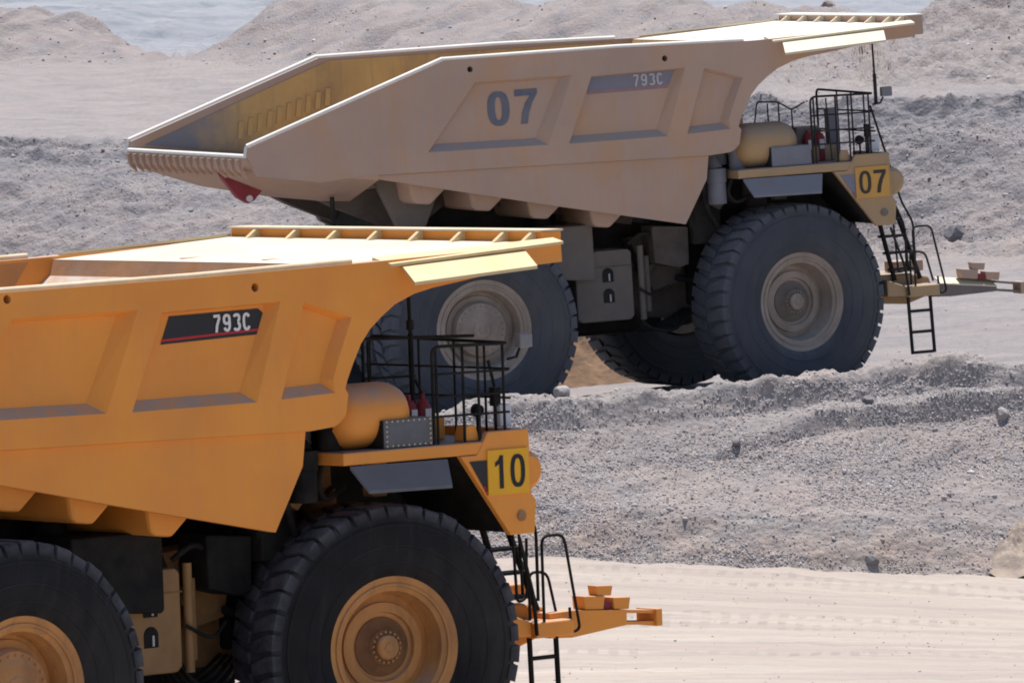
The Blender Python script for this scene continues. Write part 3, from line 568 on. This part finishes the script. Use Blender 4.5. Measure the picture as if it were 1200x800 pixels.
    # cab on the far side of the deck
    cab = MB().prism([(5.35, 4.225), (6.95, 4.225), (7.0, 4.9), (6.8, 5.75), (5.35, 5.8)], 1.3, 3.1).obj('cab', M['paint'], T, bevel=0.04)
    MB().prism([(5.6, 4.95), (6.85, 4.95), (6.68, 5.62), (5.6, 5.65)], 1.27, 1.298).obj('cab_window', GLASS, cab)
    MB().quadplate([(7.005, 1.5, 4.98), (7.005, 2.9, 4.98), (6.83, 2.9, 5.66), (6.83, 1.5, 5.66)], (0.02, 0, 0)).obj('windscreen', GLASS, cab)
    return T

T10 = build_truck('10', (-8.083, 92.638, -0.15), 0.687, 0.018, R(-10), 'clean yellow dump truck numbered 10 in front on the lower road', dict(beam_drop=0.065, roll=0.0, rail=(6.44, 6.465, 6.51)))
T07 = build_truck('07', (-1.60, 138.70, 2.273), 0.334, 0.049, R(12), 'dust coated dump truck numbered 07 with empty tray on the upper road', dict(beam_drop=0.13, roll=0.012, rail=(6.55, 6.55, 6.50)))

# ------------------------------------------------------------------ terrain
def vnoise(x, y, seed):
    xi = np.floor(x).astype(np.int64); yi = np.floor(y).astype(np.int64); fx = x-xi; fy = y-yi
    fx = fx*fx*fx*(fx*(6*fx-15)+10); fy = fy*fy*fy*(fy*(6*fy-15)+10)
    def hsh(a, b):
        n = (a*374761393+b*668265263+seed*1442695041) & 0x7fffffff
        n = ((n ^ (n >> 13))*1274126177) & 0x7fffffff
        return ((n ^ (n >> 16)) & 0xffff)/65535.0
    return (hsh(xi, yi)*(1-fx)+hsh(xi+1, yi)*fx)*(1-fy)+(hsh(xi, yi+1)*(1-fx)+hsh(xi+1, yi+1)*fx)*fy
def fbm(x, y, seed, oct=5, gain=0.5, ridge=False):
    s = np.zeros_like(x); a = 1.0; t = 0
    for o in range(oct):
        v = vnoise(x*2**o+17.3*o, y*2**o-9.1*o, seed+o)
        if ridge: v = 1-np.abs(2*v-1)
        s += a*v; t += a; a *= gain
    return s/t-0.5
tp = np.array([-1.582, 138.711, 2.232])
def plane07(x, y):
    lx = (x-tp[0])*math.cos(0.334)+(y-tp[1])*math.sin(0.334); ly = -(x-tp[0])*math.sin(0.334)+(y-tp[1])*math.cos(0.334)
    return tp[2]+0.049*lx+0.012*(np.clip(ly, -6, 6)+3.45)
def zray(u, v, D):
    d = fw[None]+np.outer((u-600)/F, cr)+np.outer((400-v)/F, cu)
    return CAMZ+d[:, 2]/d[:, 1]*D
U = np.unique(np.concatenate([np.linspace(-9000, -1500, 26), np.linspace(-1500, -60, 60), np.linspace(-60, 1260, 441), np.linspace(1260, 2700, 60), np.linspace(2700, 10200, 26)]))
Uc = np.clip(U, -300, 1500)
def ip(pts): return np.interp(Uc, [p[0] for p in pts], [p[1] for p in pts])
lines = []      # each: (x, y, z, noise amplitude, roadness, redness, subdivisions to the next line)
def add(D, z, amp, road, red, n):
    x = (U-600)/F*np.maximum(D, 70); 
    lines.append((x, D*np.ones_like(U), z*np.ones_like(U), amp, road, red, n))
def addpx(pts, amp, road, red, n):
    D = ip([(p[0], p[2]) for p in pts]); add(D, zray(Uc, ip([(p[0], p[1]) for p in pts]), D), amp, road, red, n)
X = lambda D: (Uc-600)/F*D
add(np.full_like(U, -80.0), -1.5, 0.02, 1, 0, 6)
lowz = lambda D: -0.14+0.0154*(X(D)+8.1)+0.0128*(D-92.6)
add(np.full_like(U, 60.0), lowz(60.0), 0.02, 1, 0, 20)
add(np.full_like(U, 99.0), lowz(99.0), 0.025, 1, 0, 110)
toe = [(-300, 690, 125.0), (300, 664, 128.4), (640, 655, 130), (800, 662, 129.8), (1000, 670.5, 130.0), (1200, 679, 130.8), (1500, 690, 131.5)]
addpx([(p[0], p[1]+18, p[2]-5.0) for p in toe], 0.03, 1, 0, 16)
addpx(toe, 0.05, 0.8, 0.8, 10)
addpx([(p[0], p[1]-14, p[2]+0.2) for p in toe], 0.10, 0.25, 1.0, 14)
addpx([(p[0], p[1]-48, p[2]+0.75) for p in toe], 0.10, 0.10, 0.75, 10)
addpx([(p[0], p[1]-62, p[2]+0.98) for p in toe], 0.075, 0.0, 0.35, 70)      # loose pinkish spoil at the foot
cd = 130.6+0.0049*Uc
crz = lambda D, dz: plane07(X(D), D)+dz
rt = np.clip((Uc-840)/130, 0, 1); rt = rt*rt*(3-2*rt)      # a second, lower windrow on the right
add(cd-1.7, crz(cd-1.7, -0.62)+0.34*rt, 0.07, 0.05, 0.45, 5)
add(cd-1.5, crz(cd-1.5, -0.48)+0.58*rt, 0.07, 0.0, 0.2, 9)
add(cd-0.62, crz(cd-0.62, 0.05)+0.05*rt, 0.09, 0.0, 0.3, 9)
add(cd-0.32, crz(cd-0.32, 0.50), 0.19, 0.0, 0.1, 8)
add(cd+0.05, crz(cd, 0.60), 0.17, 0.1, 0.1, 8)
add(cd+0.95, crz(cd+0.95, 0.0), 0.05, 0.3, 0.2, 8)
add(cd+2.0, crz(cd+2.0, 0.0), 0.02, 0.25, 0.1, 60)
td = ip([(-300, 203), (0, 200), (1150, 183), (1500, 180)])
add(td-6, crz(td-6, 0.0), 0.06, 0.22, 0.1, 16)
add(td-2.2, crz(td-2.2, 0.05), 0.10, 0.25, 0.6, 8)
add(td-1.3, crz(td-1.3, 0.35), 0.16, 0.2, 0.8, 8)
add(td-0.4, crz(td-0.4, 0.12), 0.14, 0.1, 0.5, 56)
c5 = [(-300, 163, 207), (0, 168, 206), (145, 169, 206), (300, 165, 204), (600, 140, 198), (900, 120, 191), (1040, 114, 189), (1200, 111, 188.5), (1500, 105, 188)]
mid = ip([(p[0], p[2]) for p in c5]); zc = zray(Uc, ip([(p[0], p[1]) for p in c5]), mid); zt = crz(td, 0.1)
add(td*0.36+mid*0.64, zt*0.36+zc*0.64+0.22, 0.17, 0.05, 0.2, 34)
add(mid-0.35, zc-0.30, 0.22, 0.0, 0.0, 8)
add(mid, zc, 0.20, 0.1, 0.1, 10)
addpx([(p[0], p[1]-6, p[2]+6) for p in c5], 0.08, 0.28, 0.1, 60)
b6 = [(-300, 82, 300), (0, 78, 300), (150, 77, 300), (330, 82, 280), (600, 92, 250), (900, 101, 222), (1050, 106, 202), (1200, 104, 200), (1500, 100, 200)]
addpx(b6, 0.25, 0.28, 0.2, 60)
h7 = [(-300, 30, 312), (-60, 25, 312), (0, 22, 312), (50, 14, 312), (100, 24, 312), (150, 48, 309), (200, 66, 306), (250, 66, 300), (300, 36, 300), (350, 8, 300), (420, -8, 298), (600, -4, 285), (700, 4, 275), (800, -2, 262), (900, 6, 252), (1000, 16, 245), (1060, 34, 232), (1100, 26, 228), (1150, 20, 226), (1200, 16, 226), (1500, 10, 226)]
D7 = ip([(p[0], p[2]) for p in h7]); z7 = zray(Uc, ip([(p[0], p[1]) for p in h7]), D7)
D6 = ip([(p[0], p[2]) for p in b6]); z6 = zray(Uc, ip([(p[0], p[1]) for p in b6]), D6)
for f, bulge in ((0.3, -0.06), (0.7, 0.06)): add(D6+(D7-D6)*f, z6+(z7-z6)*(f+bulge), 0.45, 0.15, 0.45, 60)
add(D7, z7-0.35, 0.45, 0.2, 0.3, 16)
add(D7+10, z7-1.2, 0.6, 0.2, 0.3, 10)
addpx([(-300, 56, 430), (200, 54, 430), (1500, 40, 430)], 0.35, 0.1, 0, 60)
addpx([(-300, -10, 470), (200, -18, 470), (600, -20, 470), (1500, -20, 470)], 0.25, 0.1, 0, 40)
add(np.full_like(U, 640.0), 40, 3, 0.1, 0, 10)
add(np.full_like(U, 1400.0), 60, 5, 0.1, 0, 6)
add(np.full_like(U, 5000.0), 90, 10, 0.1, 0, 1)
PX, PY, PZ, AM, RO, RE = [], [], [], [], [], []
for a, b in zip(lines, lines[1:]):
    for k in range(a[6]):
        t = k/a[6]; PX.append(a[0]*(1-t)+b[0]*t); PY.append(a[1]*(1-t)+b[1]*t); PZ.append(a[2]*(1-t)+b[2]*t)
        for lst, q in ((AM, 3), (RO, 4), (RE, 5)): lst.append(np.full_like(U, a[q]*(1-t)+b[q]*t))
a = lines[-1]; PX.append(a[0]); PY.append(a[1]); PZ.append(a[2]); AM.append(np.full_like(U, a[3])); RO.append(np.full_like(U, a[4])); RE.append(np.full_like(U, a[5]))
PX, PY, PZ, AM, RO, RE = [np.array(q) for q in (PX, PY, PZ, AM, RO, RE)]
nr, nc = PX.shape
s_ = PY+1.6*PZ
big = fbm(PX*0.35, s_*0.35, 3, 4)*1.0+fbm(PX*1.3, s_*1.3, 23, 5, 0.55)*1.1+fbm((PX-s_*0.6)*1.0, (s_+PX*0.5)*0.22, 51, 4, 0.55, True)*0.7
fine = fbm(PX*5, s_*5, 77, 3, 0.6)
far = np.clip((PY-200)/60, 0, 1)
bigfar = fbm((PX-s_*0.7)*0.25, (s_+PX*0.4)*0.09, 91, 3, 0.5, True)*1.5+fbm(PX*0.35, s_*0.14, 95, 4, 0.45)*0.9
DZ = AM*(2.0*(big*(1-far)+bigfar*far)+0.55*fine*(1-0.93*far))
heaps = [(52, 306, 4.4, 1.5), (-60, 306, 4.0, 1.2), (5, 303, 2.6, 0.8), (120, 303, 2.2, 0.5), (335, 298, 5.0, 1.6), (430, 296, 5.0, 1.3), (1165, 222, 3.6, 1.5), (1085, 220, 2.6, 1.0), (1250, 220, 4.0, 1.6), (1010, 226, 3.0, 0.9), (930, 236, 3.4, 0.9), (1120, 212, 1.8, 0.5), (840, 245, 3.4, 0.8)]
for hu, hd, hr, hh in heaps:
    hx = (hu-600)/F*hd; q = np.sqrt((PX-hx)**2+((PY-hd)*0.8)**2)/hr*(1+0.5*fbm(PX*0.6, PY*0.6, 301, 3))
    DZ += 0.75*hh*(np.sqrt((1-np.minimum(q, 1))**2+0.01)-0.1)
rill = fbm((PX-s_*0.75)*1.6, (s_+PX*0.5)*0.16, 171, 4, 0.55, True)
DZ += 0.16*rill*np.clip(AM*9, 0, 1)*(PY > 124)*(PY < 212)*np.clip(1-RO*2.5, 0, 1)
# ruts and windrow marks pressed along the roads
rut = fbm(PX*0.05+3, (PY+PX*0.12)*0.5, 131, 4, 0.6)*0.03
DZ += rut*np.clip(RO-0.5, 0, 1)*2*(PY > 90)
PZ2 = PZ+DZ
verts = np.stack([PX, PY, PZ2], -1).reshape(-1, 3)
ii = np.arange((nr-1)*nc).reshape(nr-1, nc)[:, :-1].ravel()
faces = np.stack([ii, ii+1, ii+nc+1, ii+nc], 1)
def mesh_np(name, v, f, material, smooth=True):
    me = bpy.data.meshes.new(name); k = f.shape[1]
    me.vertices.add(len(v)); me.vertices.foreach_set('co', v.astype(np.float32).ravel())
    me.loops.add(f.size); me.loops.foreach_set('vertex_index', f.astype(np.int32).ravel())
    me.polygons.add(len(f)); me.polygons.foreach_set('loop_start', np.arange(0, f.size, k, dtype=np.int32))
    me.update(calc_edges=True); me.materials.append(material)
    if smooth: me.shade_smooth()
    return me

def ground_mat():
    Mt = bpy.data.materials.new('mine_ground'); Mt.use_nodes = True
    t = Mt.node_tree; n = t.nodes; L = t.links; b = n['Principled BSDF']
    b.inputs['Roughness'].default_value = 0.95; b.inputs['Specular IOR Level'].default_value = 0.1
    at = n.new('ShaderNodeAttribute'); at.attribute_name = 'zone'; sp = n.new('ShaderNodeSeparateColor'); L.new(at.outputs['Color'], sp.inputs[0])
    g = n.new('ShaderNodeNewGeometry')
    def mapped(sc, rot=(0, 0, 0)):
        k = n.new('ShaderNodeMapping'); k.inputs['Scale'].default_value = sc; k.inputs['Rotation'].default_value = rot; L.new(g.outputs['Position'], k.inputs[0]); return k.outputs[0]
    def noise(vec, s, d=6, r=0.6):
        k = n.new('ShaderNodeTexNoise'); k.inputs['Scale'].default_value = s; k.inputs['Detail'].default_value = d; k.inputs['Roughness'].default_value = r; L.new(vec, k.inputs['Vector']); return k.outputs['Fac']
    def rng_(f, a, c, lo=0.0, hi=1.0):
        k = n.new('ShaderNodeMapRange'); k.inputs[1].default_value = a; k.inputs[2].default_value = c; k.inputs[3].default_value = lo; k.inputs[4].default_value = hi; L.new(f, k.inputs[0]); return k.outputs[0]
    def mix(f, a, c):
        k = n.new('ShaderNodeMix'); k.data_type = 'RGBA'
        L.new(f, k.inputs[0])
        for i, v in ((6, a), (7, c)):
            if isinstance(v, tuple): k.inputs[i].default_value = (*v, 1)
            else: L.new(v, k.inputs[i])
        return k.outputs[2]
    def mul(a, c):
        k = n.new('ShaderNodeMath'); k.operation = 'MULTIPLY'; L.new(a, k.inputs[0])
        if isinstance(c, float): k.inputs[1].default_value = c
        else: L.new(c, k.inputs[1])
        return k.outputs[0]
    P = g.outputs['Position']
    # gravel: grey with lavender, pink soil, pale stone
    gravel = mix(rng_(noise(P, 0.6, 8), 0.35, 0.65), (0.240, 0.226, 0.228), (0.310, 0.285, 0.275))
    gravel = mix(mul(rng_(noise(P, 9.0, 6, 0.75), 0.45, 0.7), 0.7), gravel, (0.40, 0.375, 0.38))
    gravel = mix(mul(rng_(noise(P, 14.0, 3, 0.6), 0.60, 0.72), 0.35), gravel, (0.15, 0.14, 0.15))
    sl = mapped((0.45, 0.5, 2.6), (0, R(-38), 0))
    gravel = mix(mul(rng_(noise(sl, 1.3, 7, 0.65), 0.48, 0.70), 0.75), gravel, (0.20, 0.19, 0.205))
    gravel = mix(mul(rng_(noise(sl, 0.8, 7, 0.65), 0.50, 0.68), 0.55), gravel, (0.42, 0.35, 0.325))
    red = mul(sp.outputs[1], rng_(noise(P, 0.9, 6), 0.35, 0.6))
    gravel = mix(red, gravel, (0.40, 0.315, 0.275))
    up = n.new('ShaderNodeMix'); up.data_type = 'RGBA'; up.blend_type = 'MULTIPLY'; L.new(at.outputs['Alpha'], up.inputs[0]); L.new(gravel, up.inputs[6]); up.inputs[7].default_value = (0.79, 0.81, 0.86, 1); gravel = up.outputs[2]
    gravel = mix(sp.outputs[2], gravel, mix(rng_(noise(mapped((0.05, 0.3, 1.0)), 1.0, 8, 0.7), 0.35, 0.65), mix(rng_(noise(P, 0.55, 9, 0.75), 0.38, 0.62), (0.155, 0.175, 0.21), (0.235, 0.255, 0.29)), (0.30, 0.315, 0.345)))  # far slope goes blue-grey with distance: haze put into the ground colour
    st = mapped((0.10, 1.0, 0.3), (0, 0, R(6)))
    rd = mix(rng_(noise(st, 1.0, 8, 0.65), 0.35, 0.65), (0.335, 0.295, 0.262), (0.430, 0.368, 0.315))
    st2 = mapped((0.06, 2.6, 0.3), (0, 0, R(4)))
    rd = mix(mul(rng_(noise(st2, 1.0, 8, 0.7), 0.52, 0.7), 0.55), rd, (0.265, 0.24, 0.235))
    rd = mix(mul(rng_(noise(P, 5.0, 8, 0.75), 0.55, 0.75), 0.45), rd, (0.29, 0.235, 0.20))
    st3 = mapped((0.02, 0.55, 0.3), (0, 0, R(3)))
    rd = mix(mul(rng_(noise(st3, 1.0, 6, 0.7), 0.47, 0.6), 0.4), rd, (0.31, 0.255, 0.23))
    st4 = mapped((0.30, 2.2, 0.3), (0, 0, R(4)))
    rd = mix(mul(rng_(noise(st4, 1.0, 10, 0.78), 0.56, 0.70), 0.6), rd, (0.23, 0.195, 0.18))
    rd = mix(mul(rng_(noise(mapped((0.12, 1.6, 0.3), (0, 0, R(-3))), 1.0, 8, 0.7), 0.55, 0.72), 0.5), rd, (0.55, 0.50, 0.44))
    wv = n.new('ShaderNodeTexWave'); wv.wave_type = 'BANDS'; wv.bands_direction = 'X'; wv.inputs['Scale'].default_value = 1.1; wv.inputs['Distortion'].default_value = 2.5; wv.inputs['Detail'].default_value = 3
    L.new(mapped((1, 0.25, 1), (0, 0, R(12))), wv.inputs['Vector'])
    bm_ = rng_(noise(mapped((0.025, 0.42, 0.2), (0, 0, R(5))), 1.0, 3, 0.5), 0.54, 0.60)
    rd = mix(mul(mul(rng_(wv.outputs['Fac'], 0.35, 0.7), bm_), mul(rng_(noise(P, 0.7, 4), 0.4, 0.6), 0.55)), rd, (0.25, 0.21, 0.19))
    f = n.new('ShaderNodeMath'); f.operation = 'ADD'; f.use_clamp = True; L.new(sp.outputs[0], f.inputs[0])
    nz = rng_(noise(P, 1.5, 6), 0.3, 0.7, -0.12, 0.12); L.new(nz, f.inputs[1])
    col = mix(f.outputs[0], gravel, rd)
    L.new(col, b.inputs['Base Color'])
    k = n.new('ShaderNodeBump'); k.inputs['Strength'].default_value = 0.9; k.inputs['Distance'].default_value = 0.05
    v = n.new('ShaderNodeTexVoronoi'); v.inputs['Scale'].default_value = 9; L.new(P, v.inputs['Vector'])
    hgt = n.new('ShaderNodeMath'); hgt.operation = 'MULTIPLY_ADD'; L.new(noise(P, 6.0, 8, 0.7), hgt.inputs[0]); hgt.inputs[1].default_value = 1.6; L.new(mul(v.outputs['Distance'], -0.5), hgt.inputs[2])
    sc_ = rng_(sp.outputs[0], 0.3, 0.9, 1.0, 0.35)
    L.new(mul(hgt.outputs[0], sc_), k.inputs['Height']); L.new(k.outputs[0], b.inputs['Normal'])
    return Mt
GM = ground_mat()
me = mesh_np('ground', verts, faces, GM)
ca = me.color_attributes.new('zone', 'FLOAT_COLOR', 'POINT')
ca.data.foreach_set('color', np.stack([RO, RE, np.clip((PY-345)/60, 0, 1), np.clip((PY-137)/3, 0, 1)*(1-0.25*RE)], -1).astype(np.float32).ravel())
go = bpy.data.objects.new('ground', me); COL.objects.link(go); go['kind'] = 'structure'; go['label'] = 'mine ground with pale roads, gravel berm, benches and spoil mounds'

# loose stones
ph = (1+5**0.5)/2
ico_v = np.array([(-1, ph, 0), (1, ph, 0), (-1, -ph, 0), (1, -ph, 0), (0, -1, ph), (0, 1, ph), (0, -1, -ph), (0, 1, -ph), (ph, 0, -1), (ph, 0, 1), (-ph, 0, -1), (-ph, 0, 1)])/1.9
ico_f = np.array([(0, 11, 5), (0, 5, 1), (0, 1, 7), (0, 7, 10), (0, 10, 11), (1, 5, 9), (5, 11, 4), (11, 10, 2), (10, 7, 6), (7, 1, 8), (3, 9, 4), (3, 4, 2), (3, 2, 6), (3, 6, 8), (3, 8, 9), (4, 9, 5), (2, 4, 11), (6, 2, 10), (8, 6, 7), (9, 8, 1)])
def stone_mat(name, cols):
    Mt = bpy.data.materials.new(name); Mt.use_nodes = True; t = Mt.node_tree; n = t.nodes; L = t.links; b = n['Principled BSDF']
    b.inputs['Roughness'].default_value = 0.9; b.inputs['Specular IOR Level'].default_value = 0.15
    g = n.new('ShaderNodeNewGeometry'); cr_ = n.new('ShaderNodeValToRGB'); L.new(g.outputs['Random Per Island'], cr_.inputs[0])
    cr_.color_ramp.interpolation = 'LINEAR'
    e = cr_.color_ramp.elements
    while len(e) < len(cols): e.new(0.5)
    for i, c_ in enumerate(cols): e[i].position = i/(len(cols)-1); e[i].color = (*c_, 1)
    nz = n.new('ShaderNodeTexNoise'); nz.inputs['Scale'].default_value = 12; L.new(g.outputs['Position'], nz.inputs['Vector'])
    mx = n.new('ShaderNodeMix'); mx.data_type = 'RGBA'; mx.blend_type = 'MULTIPLY'; mx.inputs[0].default_value = 0.6; L.new(cr_.outputs[0], mx.inputs[6])
    rr = n.new('ShaderNodeMapRange'); rr.inputs[3].default_value = 0.5; rr.inputs[4].default_value = 1.3; L.new(nz.outputs['Fac'], rr.inputs[0]); L.new(rr.outputs[0], mx.inputs[7])
    L.new(mx.outputs[2], b.inputs['Base Color']); return Mt
SM = stone_mat('loose_stone', [(0.26, 0.245, 0.26), (0.34, 0.32, 0.335), (0.42, 0.39, 0.39), (0.42, 0.36, 0.34), (0.70, 0.68, 0.68)])
def rotmats(k):
    q = rng.normal(size=(k, 4)); q /= np.linalg.norm(q, axis=1)[:, None]; w_, x, y, z = q.T
    return np.stack([np.stack([1-2*(y*y+z*z), 2*(x*y-z*w_), 2*(x*z+y*w_)], -1), np.stack([2*(x*y+z*w_), 1-2*(x*x+z*z), 2*(y*z-x*w_)], -1), np.stack([2*(x*z-y*w_), 2*(y*z+x*w_), 1-2*(x*x+y*y)], -1)], 1)
def scatter(name, count, r0_, r1_, smin, smax, power, umin=-120, umax=1320, clump=None):
    rr = rng.uniform(r0_, r1_-1.001, count*3); cc_lo = np.searchsorted(U, umin); cc_hi = np.searchsorted(U, umax)
    cc = rng.uniform(cc_lo, cc_hi-1.001, count*3)
    i, j = rr.astype(int), cc.astype(int); fr, fc = (rr-i)[:, None], (cc-j)[:, None]
    V = verts.reshape(nr, nc, 3)
    p = (V[i, j]*(1-fc)+V[i, j+1]*fc)*(1-fr)+(V[i+1, j]*(1-fc)+V[i+1, j+1]*fc)*fr
    if clump:
        d = fbm(p[:, 0]*clump, (p[:, 1]+1.6*p[:, 2])*clump, 201, 4)+0.5
        keep = rng.uniform(0, 1, len(p)) < np.clip((d-0.33)*3.5, 0.22, 1)
        p = p[keep]
    p = p[:count]; k = len(p)
    s = smin*(smax/smin)**(rng.uniform(0, 1, k)**power)
    base = np.repeat(ico_v[None], k, 0)*(1+rng.uniform(-0.28, 0.28, (k, 12, 1)))*rng.uniform(0.6, 1.25, (k, 1, 3))
    v = np.einsum('kij,knj->kni', rotmats(k), base)*s[:, None, None]; v[:, :, 2] *= 0.8
    v += p[:, None]; v[:, :, 2] += 0.15*s[:, None]
    f = (ico_f[None]+12*np.arange(k)[:, None, None]).reshape(-1, 3)
    o = bpy.data.objects.new(name, mesh_np(name, v.reshape(-1, 3), f, SM, False)); COL.objects.link(o); o['kind'] = 'stuff'; o['label'] = STUFF[name]; return o
STUFF = dict(gravel_on_berm='fine grey gravel lying on the berm slope', stones_on_berm='larger loose stones among the gravel of the berm slope',
    gravel_on_berm_crest='fine gravel below the lumpy berm crest', stones_on_berm_crest='loose stones on top of the lumpy berm crest', gravel_on_back_slope='grey gravel on the slope behind truck 07', stones_on_back_slope='larger loose stones on the slope behind truck 07',
    pebbles_on_lower_road='small pebbles on the pale lower road', pebbles_on_upper_road='small pebbles on the grey upper road', rubble_on_far_mounds='fine rubble on the far spoil mounds')
cum = np.cumsum([0]+[l[6] for l in lines])     # first mesh row of every line
scatter('gravel_on_berm', 46000, cum[4], cum[9], 0.006, 0.028, 2.8, 520, clump=0.5)
scatter('stones_on_berm', 110, cum[4], cum[11], 0.028, 0.065, 2.0, 520)
scatter('gravel_on_berm_crest', 22000, cum[8], cum[11], 0.006, 0.028, 2.8, 380, clump=0.5)
scatter('stones_on_berm_crest', 2500, cum[11], cum[14], 0.007, 0.034, 3.0, 380)
scatter('gravel_on_back_slope', 28000, cum[16], cum[22], 0.009, 0.034, 2.8, clump=0.3)
scatter('stones_on_back_slope', 60, cum[16], cum[22], 0.04, 0.09, 2.0)
scatter('pebbles_on_lower_road', 1500, cum[2], cum[4], 0.005, 0.022, 3.6, 560, clump=0.6)
scatter('pebbles_on_upper_road', 900, cum[14], cum[16], 0.01, 0.04, 3.0, 560)
scatter('rubble_on_far_mounds', 4000, cum[23], cum[27], 0.015, 0.085, 3.6, clump=0.1)

# single boulders one can pick out
VG = verts.reshape(nr, nc, 3); dv = VG-np.array([0, 0, CAMZ]); dep = dv@fw
GU = 600+F*(dv@cr)/dep; GV = 400-F*(dv@cu)/dep
def ground_at(u, v, ra, rb):
    q = (GU[ra:rb]-u)**2+(GV[ra:rb]-v)**2; k = np.unravel_index(np.argmin(q), q.shape); return VG[ra+k[0], k[1]]
def boulder(p, size, stretch, colr, label, seed, name='boulder', cat='boulder', group='boulders on the slopes'):
    rs = np.random.default_rng(seed); b = bmesh.new(); bmesh.ops.create_icosphere(b, subdivisions=3, radius=1.0)
    planes = rs.normal(size=(11, 3)); planes /= np.linalg.norm(planes, axis=1)[:, None]; dd = rs.uniform(0.62, 0.95, 11)
    for vtx in b.verts:
        c_ = np.array(vtx.co); 
        for n_, d_ in zip(planes, dd):
            e_ = c_@n_-d_
            if e_ > 0: c_ = c_-n_*e_
        c_ = c_*(1+0.08*(vnoise(c_[:1]*4+7, c_[1:2]*4+c_[2]*3, seed)[0]-0.5))
        vtx.co = (c_[0]*size*stretch[0], c_[1]*size*stretch[1], c_[2]*size*stretch[2])
    me_ = bpy.data.meshes.new(name); b.to_mesh(me_); b.free(); me_.materials.append(colr)
    o = bpy.data.objects.new(name, me_); COL.objects.link(o); o.location = (p[0], p[1], p[2]+size*stretch[2]*0.4); o.rotation_euler = (0.1, 0.2, rs.uniform(0, 6))
    o['label'] = label; o['category'] = cat; o['group'] = group; return o
RKD = mat('dark_boulder_rock', (0.12, 0.115, 0.125), (0.20, 0.185, 0.19), 0.9, scale=5, bump=0.5, bscale=10, dust=(0.36, 0.33, 0.33), dustamt=0.4)
RKL = mat('grey_boulder_rock', (0.24, 0.225, 0.235), (0.31, 0.285, 0.285), 0.9, scale=5, bump=0.5, bscale=10, dust=(0.42, 0.39, 0.38), dustamt=0.5)
RKR = mat('reddish_boulder_rock', (0.20, 0.155, 0.145), (0.26, 0.205, 0.19), 0.9, scale=5, bump=0.5, bscale=10)
RKS = mat('brown_soil', (0.22, 0.135, 0.08), (0.10, 0.065, 0.045), 0.95, scale=2.2, bump=1.0, bscale=9)
boulder(ground_at(657, 462, cum[5], cum[13]), 0.20, (1.0, 0.8, 0.75), RKL, 'grey boulder on the berm crest beside the rear wheel of truck 07', 3)
boulder(ground_at(862, 520, cum[5], cum[11]), 0.12, (1.35, 0.8, 0.7), RKD, 'dark boulder high on the middle of the gravel berm', 5)
boulder(ground_at(1018, 472, cum[8], cum[12]), 0.15, (1.2, 0.7, 0.7), RKD, 'dark grey boulder on the ledge below the berm crest', 8)
boulder(ground_at(1175, 490, cum[7], cum[11]), 0.16, (1.0, 0.8, 0.8), RKL, 'pale grey boulder by the right edge of the berm ledge', 13)
boulder(ground_at(1120, 275, cum[17], cum[21]), 0.25, (1.25, 0.8, 0.9), RKD, 'dark boulder low on the back slope above the tow beam', 21)
boulder(ground_at(972, 16, cum[23], cum[26]), 0.40, (0.9, 0.8, 0.8), RKR, 'reddish boulder on the hill just above the canopy of truck 07', 34)
boulder(ground_at(1145, 42, cum[23], cum[26]), 0.24, (1.1, 0.8, 0.8), RKR, 'brown boulder on the mound at the upper right', 55)
boulder(ground_at(1022, 660, cum[3], cum[8]), 0.13, (1.1, 0.8, 0.8), RKD, 'small dark boulder at the foot of the berm', 61)
hb = bmesh.new(); bmesh.ops.create_grid(hb, x_segments=70, y_segments=40, size=1.0)
for v in hb.verts:
    x, y = v.co.x*2.4, v.co.y*1.6; q = math.hypot(x/2.4, y/1.6)
    nn = fbm(np.array([x*1.1]), np.array([y*1.1+5]), 401, 5, 0.6)[0]
    v.co = (x, y, max(0, 1-q)*1.05+nn*0.55*max(0, 1-q*q)-0.06)
hme = bpy.data.meshes.new('soil_heap'); hb.to_mesh(hme); hb.free(); hme.materials.append(RKS)
ho = bpy.data.objects.new('soil_heap', hme); COL.objects.link(ho); ho.location = (1.55, 147.0, plane07(1.55, 147.0)-0.1); ho.rotation_euler = (0, 0, 0.3)
ho['label'] = 'low heap of brown soil seen under truck 07 between its tyres'; ho['category'] = 'soil heap'
SANDY = mat('pale_sandy_spoil', (0.36, 0.29, 0.235), (0.26, 0.21, 0.18), 0.95, scale=3, bump=1.0, bscale=9)
pb = bmesh.new(); bmesh.ops.create_grid(pb, x_segments=50, y_segments=40, size=1.0)
for v in pb.verts:
    x, y = v.co.x*1.25, v.co.y*1.0; q = math.hypot(v.co.x, v.co.y)
    nn = fbm(np.array([x*2.2]), np.array([y*2.2+9]), 441, 5, 0.6)[0]
    v.co = (x, y, max(0, 1-q)*0.62+nn*0.75*max(0, 1-q*q)-0.5*max(0, q-0.75)-0.08)
pme = bpy.data.meshes.new('spoil_heap'); pb.to_mesh(pme); pb.free(); pme.materials.append(SANDY)
po = bpy.data.objects.new('spoil_heap', pme); COL.objects.link(po); po.location = ground_at(1212, 632, cum[6], cum[9])+np.array([0, 0.15, -0.22]); po.rotation_euler = (0, 0, 0.5)
po['label'] = 'pale sandy spoil heap at the foot of the berm by the right edge'; po['category'] = 'spoil heap'
